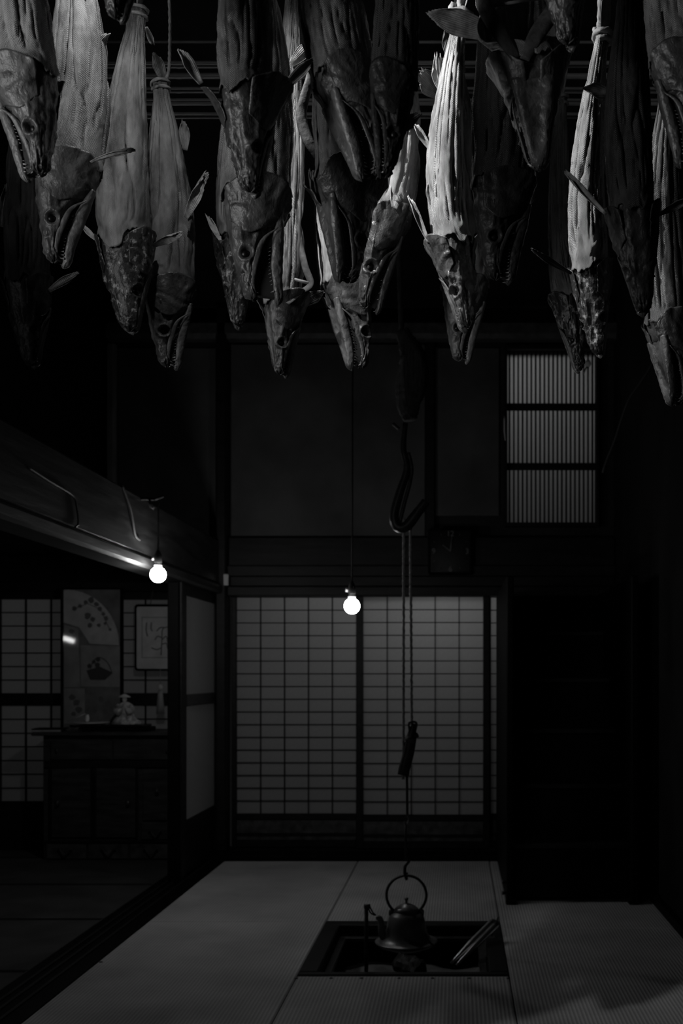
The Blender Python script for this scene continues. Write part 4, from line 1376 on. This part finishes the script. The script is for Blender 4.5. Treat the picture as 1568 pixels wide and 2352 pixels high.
    d2 = c_ + h_ * spow(np.cos(T2), .8) * kk
    l2 = w_ * spow(np.sin(T2), .7) * kk
    # trough of the tongue above, groove between the two rami below
    d2 += -.035 * np.exp(-((np.mod(T2 + PI, 2 * PI) - PI) / .55) ** 2) * sm(U2, .03, .15)
    d2 += .040 * np.exp(-((T2 - PI) / .42) ** 2) * sm(U2, .05, .2)
    l2 += .004 * nz(U2 * 40, T2 * 3) + .006 * nz2(U2 * 70, T2 * 4) * (1 - sm(U2, .02, .12))
    d2 += .005 * nz2(U2 * 30, T2 * 5 + 3)
    G = jw(U2, d2, l2)
    v = np.concatenate([G.reshape(-1, 3), G[0].mean(axis=0)[None], G[-1].mean(axis=0)[None]])
    fcs = grid_faces(nr2, nc2, True)
    i0, i1 = nr2 * nc2, nr2 * nc2 + 1
    fcs += [(i0, k, (k + 1) % nc2) for k in range(nc2)] + [(i1, (nr2 - 1) * nc2 + (k + 1) % nc2, (nr2 - 1) * nc2 + k) for k in range(nc2)]
    jaw = mk('lower_jaw', v, fcs, jmat, root, smooth=True)

    # --- dark lining of the mouth between the jaws
    us = np.linspace(.03, .66, 14); vv = []
    for q in us:
        w_l = .52 * float(WID(q))
        for top_, sg in ((True, -1), (True, 1), (False, 1), (False, -1)):
            vv.append(hw(q, BOT(q) + .02, sg * w_l) if top_ else jw(q, JT(q) - .03, sg * w_l))
    mk('mouth_lining', vv, grid_faces(len(us), 4, True) + [(0, 1, 2, 3), tuple(range(len(vv) - 4, len(vv)))[::-1]], M['gill'], root)

    # --- teeth, too small to pick apart
    def teeth(par, upper):
        vv = []; ff = []
        rt = np.random.RandomState(seed + (3 if upper else 4))
        for sg in (-1, 1):
            for q in np.linspace(.02, .46, 15):
                if rt.rand() < .25:
                    continue
                hgt = (.028 if q < .12 else .015) * rt.uniform(.5, 1.3)
                r = hgt * .34
                if upper:
                    b0 = hw(q, BOT(q) + .008, sg * WID(q) * .80); tp = hw(q - .008, BOT(q) - hgt, sg * WID(q) * .78)
                else:
                    b0 = jw(q, JT(q) - .010, sg * JW(q) * .84); tp = jw(q - .006, JT(q) + hgt * .9, sg * JW(q) * .82)
                b0 = np.asarray(b0); tp = np.asarray(tp); st_ = len(vv)
                for k in range(5):
                    e = r * HL
                    vv.append(b0 + ES * e * math.cos(k * 2 * PI / 5) + EL * e * math.sin(k * 2 * PI / 5))
                vv.append(tp)
                for k in range(5):
                    ff.append((st_ + k, st_ + (k + 1) % 5, st_ + 5))
        mk('teeth', vv, ff, M['tooth'], par, kind='stuff')
    teeth(head, True); teeth(jaw, False)
    # --- gill covers, plates that stand off the neck
    for sg in (-1, 1):
        na, nb_ = 30, 26
        A = np.radians(np.linspace(38, 172, na)); Bq = np.linspace(0, 1, nb_)
        AA, BB = np.meshgrid(A, Bq, indexing='ij')
        rear = .90 + .15 * np.sin((AA - A[0]) / (A[-1] - A[0]) * PI) - .05 * sm(AA, 2.3, 3.0)
        frontu = .585 + .05 * np.sin(AA * 3)
        UU = frontu + (rear - frontu) * BB
        dd, ll = head_sec(np.clip(UU, 0, 1), AA)
        Gp = hw(UU, dd, sg * ll)
        out = np.stack([np.zeros_like(AA), np.cos(AA) * .6, np.sin(AA)], axis=-1)
        outv = out[..., 1:2] * ED + sg * out[..., 2:3] * EL
        rayed = .007 * np.sin(AA * 46) * sm(AA, 2.0, 2.3) * sm(BB, .1, .4)
        ridge = .008 * np.exp(-((BB - .30 - .12 * np.sin(AA * 2)) / .06) ** 2) - .007 * np.exp(-((BB - .42 - .12 * np.sin(AA * 2)) / .05) ** 2)
        fan = .0055 * np.sin(np.arctan2(UU - .62, dd - .05) * 26) * sm(BB, .4, .7)
        hgt = .014 + (flare + .02) * BB ** 1.8 * (0.6 + .8 * np.sin(AA)) + rayed + ridge + fan + .006 * nz(UU * 16, AA * 3 + sg * 7) + .022 * nz2(AA * 4, BB * 2 + sg * 11) * BB
        Gp = Gp + outv * (hgt * HL)[..., None]
        o = mk('gill_cover', Gp.reshape(-1, 3), grid_faces(na, nb_, False), hmat, root, smooth=True)
        solidify(o, .007 * HL, 0)
    # --- body: scaled skin, slit along the belly, shrunk into long folds
    LB = (T_ - N_).length
    ctrl = N_ + es * (LB * .38)

    def centre(t):
        return N_ * ((1 - t) ** 2) + ctrl * (2 * t * (1 - t)) + T_ * (t * t)
    nr3, nc3 = 116, 110
    V = np.linspace(-1, 1, nc3)
    Rw = np.linspace(0, 1, nr3) ** 1.05
    RR, VV = np.meshgrid(Rw, V, indexing='ij')
    th0 = VV * PI
    s0 = HL * (-.045 - nape * np.exp(-(th0 / .50) ** 2) + .035 * nz(VV * 9, 3 + 0 * VV) + .02 * nz2(VV * 30, 5 + 0 * VV))
    s = s0 + RR * (LB - s0)
    tt = np.clip(s / LB, 0, 1)
    gp = .05 + gap * sm(tt, .02, .12) * (1 - sm(tt, .52, .70))
    th = VV * (PI - gp)
    dep = np.interp(tt, [0, .1, .3, .55, .8, .93, 1], [.292, .300, .305 * bm, .262 * bm, .165 * (bm + 1) / 2, .095, .080])
    wid = np.interp(tt, [0, .1, .3, .55, .8, .93, 1], [.178, .186, .190 * bm, .160 * bm, .100, .062, .058])
    db = dep * spow(np.cos(th), .92)
    lb = wid * spow(np.sin(th), .88) * (1 + .9 * gap * (np.abs(VV) ** 3) * sm(tt, .02, .15) * (1 - sm(tt, .55, .75)))
    uc = np.clip(1 + s / HL, 0, 1)
    dh, lh = head_sec(uc, th)
    mix = sm(s / HL, -.02, .28)
    dd = dh * (1 - mix) * 1.04 + db * mix; ll = lh * (1 - mix) * 1.06 * neckw + lb * mix
    # long folds of the shrunken skin
    amp = sm(s / HL, .0, .25) * (1 - .5 * sm(tt, .85, 1))
    wav = .9 * nz(th * 1.3 + 5, tt * 1.7) + .5 * nz2(th * 2.6 + 11, tt * 2.4 + 4)
    fold = (.020 * wav - .040 * np.exp(-(nz(th * 2.4 + 31, tt * 1.5 + 9) / .09) ** 2) - .022 * np.exp(-(nz2(th * 5.0 + 17, tt * 1.9) / .11) ** 2) - .010 * np.exp(-(nz(th * 9.0 + 7, tt * 2.6) / .16) ** 2)) * wrinkle * amp
    fold += .0035 * nz(th * 9, tt * 60) + .0025 * nz2(th * 14 + 3, tt * 22)
    fold += .008 * np.exp(-((s - s0) / (HL * .03)) ** 2) - .010 * np.exp(-((s - s0) / (HL * .10) - 1.1) ** 2 * 3)
    tc_ = tt[..., None]
    Np, Cp, Tp = np.array(N_), np.array(ctrl), np.array(T_)
    cent = Np * (1 - tc_) ** 2 + Cp * 2 * tc_ * (1 - tc_) + Tp * tc_ ** 2
    cent = cent + np.where(s < 0, s, 0)[..., None] * ES
    tan = (Cp - Np) * (1 - tc_) + (Tp - Cp) * tc_
    tan /= np.linalg.norm(tan, axis=2, keepdims=True)
    DV = np.array(dv)
    dloc = DV - tan * np.sum(tan * DV, axis=2, keepdims=True)
    dloc /= np.linalg.norm(dloc, axis=2, keepdims=True)
    lloc = np.cross(tan, dloc)
    G = cent + dloc * (dd * HL * kd)[..., None] + lloc * (ll * HL * kw)[..., None]
    rad = G - cent
    rad /= (np.linalg.norm(rad, axis=2, keepdims=True) + 1e-9)
    G = G + rad * (fold * HL)[..., None]
    uvs = np.stack([(th * .26 * HL), s], axis=-1).reshape(-1, 2)
    body = mk('body', G.reshape(-1, 3), grid_faces(nr3, nc3, False), skin, root, smooth=True, uv=uvs)
    solidify(body, .0028, -1)

    # --- fins given in the picture
    for i, fs in enumerate(fins):
        nm, r_, t_, w_px = fs[:4]
        ex = fs[4] if len(fs) > 4 else {}
        ex = dict(ex); y0 = Y + ex.pop('dy', 0.0); y1 = Y + ex.pop('dt', 0.0)
        mt = M[ex.pop('mat', 'fin')]
        fin_mesh(nm, P(r_[0], r_[1], y0), P(t_[0], t_[1], y1), w_px * Y / FPX, root, mt, seed=seed * 7 + i, **ex)
    # --- dorsal fin, small back fin and tail on the parts out of the picture
    tdir = (T_ - ctrl).normalized()
    dtl = (dv - tdir * dv.dot(tdir)).normalized(); ltl = tdir.cross(dtl)
    if tail:
        rt = T_ - tdir * .01; tp = T_ + tdir * .11
        o = fin_mesh('tail_fin', rt, tp, .06, root, M['fin_dark'], tilt=dors, rays=12, seed=seed, curl=.03, base=.25)
    # --- rope round the tail, up to the rod
    if rope_top is None:
        zr = 3.117
        rod = min((1.75, 2.05, 2.38), key=lambda q: abs(q - Yt))
        ends = [T_ - tdir * .01, T_ + Vector((0, (rod - Yt) * .5, (zr - T_.z) * .5)), Vector((T_.x + .003, rod, zr))]
    else:
        ends = [T_ - tdir * .01] + [P(x, y, Yt) for x, y in rope_top]
        ends.append(Vector((ends[-1].x, min((1.75, 2.05, 2.38), key=lambda q: abs(q - Yt)), 3.117)))
    pts = lerp_pts(ends, 40)
    rp = tube('hanging_rope', pts, rope_r, M['rope'], root, seg=9, twist=.9, lobes=3, lobe=.22)
    rl = []
    turns = 1.8
    for i in range(70):
        q = i / 69; a_ = q * turns * 2 * PI
        rl.append(T_ + tdir * (-.02 + .030 * q) + dtl * ((.090 * kd * HL + rope_r) * math.cos(a_)) + ltl * ((.064 * kw * HL + rope_r) * math.sin(a_)))
    tube('rope_wrap', rl, rope_r, M['rope'], root, seg=9, twist=.9, lobes=3, lobe=.22)
    for sp_ in straps:
        pts_ = lerp_pts([P(x, y, Y + dy_) for x, y, dy_ in sp_[1]], 8)
        n_ = len(pts_)
        tube('belly_flap', pts_, [sp_[0] * Y / FPX * (.55 + .45 * math.sin(PI * (i + 1) / (n_ + 1))) for i in range(n_)], M['leather'], root, seg=12, flat=.35)
    if stick:
        a_, b_2 = stick[0], stick[1]
        yo = stick[2] if len(stick) > 2 else -.05
        tube('prop_stick', [P(a_[0], a_[1], Y + yo), P(b_2[0], b_2[1], Y + yo)], 3.6 * Y / FPX, M['stick'], root, seg=10)
    return root


PF, VF, DF = 'pectoral_fin', 'pelvic_fin', 'dorsal_fin'
FRONT, MIDR, REAR = 1.75, 2.03, 2.30

salmon('large salmon at the top left corner, jaw edge on its left, nearest the frame edge', (95, 400), (58, 165), (28, -360), FRONT, 160, kd=1.0, kw=1.3, opening=9, flare=.05, gap=.3, tone='pale', seed=1)
salmon('salmon with a rounded head and one thin fin pointing right, just behind the corner fish', (118, 600), (158, 372), (165, -170), MIDR, 28, kd=1.0, kw=1.25, opening=5, bm=1.0, tone='pale', seed=2,
       fins=[(PF, (207, 128), (250, 74), 24, {'tilt': 10}), (PF, (208, 372), (320, 324), 11, {'tilt': 35, 'dy': -.06, 'dt': -.12})])
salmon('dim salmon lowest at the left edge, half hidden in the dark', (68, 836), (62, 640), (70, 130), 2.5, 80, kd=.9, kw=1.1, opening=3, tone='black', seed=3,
       fins=[(PF, (112, 668), (180, 620), 18, {'mat': 'fin_dark'}), (PF, (2, 520), (12, 420), 22, {'mat': 'fin_dark'})])
salmon('pale salmon seen from its back with a blotched black snout, tied near the top edge', (296, 757), (284, 540), (316, 22), REAR, 80, kd=.85, kw=1.36, opening=2, bm=.98, tone='mid', seed=4, mould=True, wrinkle=.7, nape=.22,
       fins=[(PF, (222, 552), (186, 519), 13, {'dy': -.02}), (PF, (352, 565), (427, 524), 18, {'dy': -.09, 'dt': -.14}), (VF, (336, 62), (354, 101), 14, {'dy': -.05})])
salmon('salmon hung on a thin light cord, rounded head turned left, beside the blotched one', (378, 840), (388, 648), (368, 192), 2.42, 32, kd=.95, kw=1.1, opening=7, tone='mid', seed=5, rope_top=[(386, 168), (390, 100), (389, 0)],
       fins=[(VF, (430, 482), (466, 388), 20, {'tilt': 50, 'dy': -.03}), (VF, (427, 500), (459, 412), 26, {'tilt': 25, 'dy': -.05}), (DF, (425, 345), (418, 275), 26, {'mat': 'fin_dark'}), ('tail_flap', (378, 190), (350, 116), 30, {'mat': 'fin_dark', 'dy': .03})], tail=False)
salmon('front salmon with flared gill covers and two spread fins left of the centre', (572, 438), (566, 205), (572, -330), 1.68, 72, kd=.90, kw=1.25, opening=5, flare=.13, bm=1.0, tone='dark', seed=6,
       fins=[(PF, (462, 192), (407, 112), 28, {'dy': .02}), (PF, (650, 205), (716, 128), 26, {'dy': .0})])
salmon('salmon with a gaping toothed mouth and a large hollow eye, under the flared front one', (574, 686), (590, 440), (585, -140), 1.88, 14, kd=1.0, kw=1.15, opening=17, flare=.06, tone='mid', seed=7)
salmon('dark salmon with a blackened snout at the left behind the gaping one', (546, 747), (540, 545), (566, 60), REAR + .05, 100, kd=.82, kw=1.05, opening=3, tone='dark', seed=8, mould=True,
       fins=[(PF, (506, 552), (474, 502), 14, {'dy': -.06})])
salmon('salmon with its belly propped by a thin stick, lowest snout left of centre', (640, 858), (650, 682), (672, -60), 2.38, 50, kd=.85, kw=1.0, opening=6, flare=.10, gap=.6, bm=.8, tone='mid', seed=9, stick=((641, 633), (708, 650), -.02), straps=[(8, [(682, 470, -.01), (686, 540, -.01), (700, 610, -.02), (713, 652, -.02), (690, 672, -.03), (660, 698, -.05)])],
       fins=[(PF, (690, 700), (746, 662), 32, {'dy': .03, 'mat': 'fin_dark'}), (VF, (668, 148), (714, 96), 30, {'dy': -.03})])
salmon('dark front salmon at the top centre, head slanting right with parted jaws', (866, 407), (792, 172), (768, -350), FRONT, 205, kd=1.0, kw=1.2, opening=9, flare=.03, tone='mid', seed=10)
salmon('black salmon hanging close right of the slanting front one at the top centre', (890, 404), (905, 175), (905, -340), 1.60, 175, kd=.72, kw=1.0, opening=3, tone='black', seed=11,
       fins=[(PF, (912, 305), (963, 258), 30, {'mat': 'fin_dark'})])
salmon('dark salmon at centre with a long gill flap on its left, above the toothed one', (806, 648), (794, 412), (775, -100), 1.90, 215, kd=.95, kw=1.1, opening=6, flare=.16, tone='dark', seed=12, straps=[(13, [(722, 120, .05), (712, 180, .05), (692, 260, .05), (706, 320, .04), (738, 375, .03), (745, 430, .0)])],
       fins=[('gill_flap', (742, 500), (702, 392), 26, {'tilt': 50, 'mat': 'fin_dark'})])
salmon('salmon with bright scales and an open toothed mouth at centre', (834, 704), (890, 488), (905, -20), REAR - .02, 22, kd=.74, kw=1.1, opening=13, tone='pale', htone='dark', seed=13,
       fins=[(PF, (905, 478), (914, 384), 34, {'tilt': 20, 'dy': -.06})])
salmon('salmon with a toothed open mouth facing left, lowest snout at centre', (834, 844), (794, 650), (790, 120), 2.46, 208, kd=.92, kw=1.1, opening=9, flare=.04, tone='pale', htone='mid', seed=14)
salmon('brightest salmon, silvery scales and bare skull, right of centre', (1076, 748), (1036, 548), (1058, 36), 2.20, 112, kd=.80, kw=1.08, opening=9, flare=.05, bm=.95, tone='pale', seed=15, wrinkle=1.3, rope_r=.0085,
       fins=[(PF, (986, 560), (934, 455), 15, {'dy': -.02}), (VF, (990, 345), (944, 282), 18, {'dy': 0}), (VF, (990, 470), (980, 425), 16, {'dy': 0}), (DF, (1014, 208), (1000, 118), 40, {'rays': 12, 'ragged': .3, 'dy': .02}),
             (DF, (1014, 218), (948, 160), 56, {'rays': 14, 'ragged': .2, 'mat': 'fin_dark', 'dy': .05})])
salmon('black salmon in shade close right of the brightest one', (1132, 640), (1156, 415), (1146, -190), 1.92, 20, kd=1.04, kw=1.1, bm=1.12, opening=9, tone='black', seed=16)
salmon('salmon with a ring eye and upright jaws, lowest under the brightest one', (1050, 827), (1068, 648), (1046, 150), 2.45, 18, kd=.95, kw=1.05, opening=6, tone='pale', seed=17)
salmon('front salmon showing its throat, jaws in a V and one broad fin to the left', (1237, 392), (1216, 150), (1210, -360), FRONT, 268, kd=.90, kw=1.30, opening=3, flare=.10, gap=1.15, tone='mid', seed=18, straps=[(20, [(1112, -30, -.02), (1116, 20, -.03), (1148, 75, -.05), (1186, 135, -.05)]), (20, [(1290, -30, -.02), (1272, 20, -.03), (1232, 80, -.05), (1204, 138, -.05)])], stick=((1128, 14), (1250, -6), .02),
       fins=[(PF, (1132, 78), (982, 26), 58, {'rays': 12, 'ragged': .06, 'sweep': .06, 'base': .55, 'mat': 'fin_dark'})])
salmon('salmon of which only the dark snout hangs into the top edge at right', (1302, 98), (1285, -140), (1275, -640), 1.62, 60, kd=.9, kw=1.2, opening=7, tone='dark', seed=19)
salmon('salmon with bright folded flanks tied by a cord at the upper right', (1372, 811), (1354, 612), (1384, 78), 2.13, 66, kd=.78, kw=1.05, opening=8, tone='pale', seed=20, wrinkle=1.4, mould=True, rope_top=[(1376, 60), (1378, 0)], rope_r=.0055, tail=True,
       fins=[(PF, (1312, 628), (1206, 572), 14, {'dy': -.06, 'dt': -.12, 'mat': 'fin_dark'})])
salmon('narrow salmon in front of the lattice window, left of the folded bright one', (1332, 848), (1302, 676), (1290, 222), 2.34, 110, kd=.72, kw=.86, opening=4, bm=.85, tone='mid', seed=21, mould=True,
       fins=[('tail_flap', (1285, 226), (1300, 222), 16)])
salmon('tall black front salmon at the right with straight fins on both sides', (1478, 714), (1452, 478), (1456, -150), 1.76, 84, kd=.88, kw=1.12, opening=3, tone='black', seed=22,
       fins=[(PF, (1392, 492), (1285, 392), 15, {'mat': 'fin_dark', 'dy': -.02}), (PF, (1515, 492), (1580, 452), 18, {'mat': 'fin_dark', 'dy': -.02}), (VF, (1406, 216), (1333, 207), 34, {'dy': .02}), ('belly_flap', (1408, 250), (1418, 110), 26, {'dy': .03})])
salmon('salmon at the right edge with a long pale jaw, lowest of all', (1563, 928), (1540, 735), (1535, 190), 2.12, 206, kd=1.0, kw=1.15, opening=7, tone='dark', htone='dark', seed=23)
salmon('salmon head at the upper right edge, cut by the frame', (1592, 372), (1560, 130), (1548, -380), 1.66, 165, kd=.9, kw=1.15, opening=6, tone='dark', seed=24)
salmon('blurred dark snout tip at the top edge above the blotched salmon', (258, 38), (300, -190), (300, -720), 1.5, 35, kd=.85, kw=1.0, opening=4, tone='dark', seed=25)
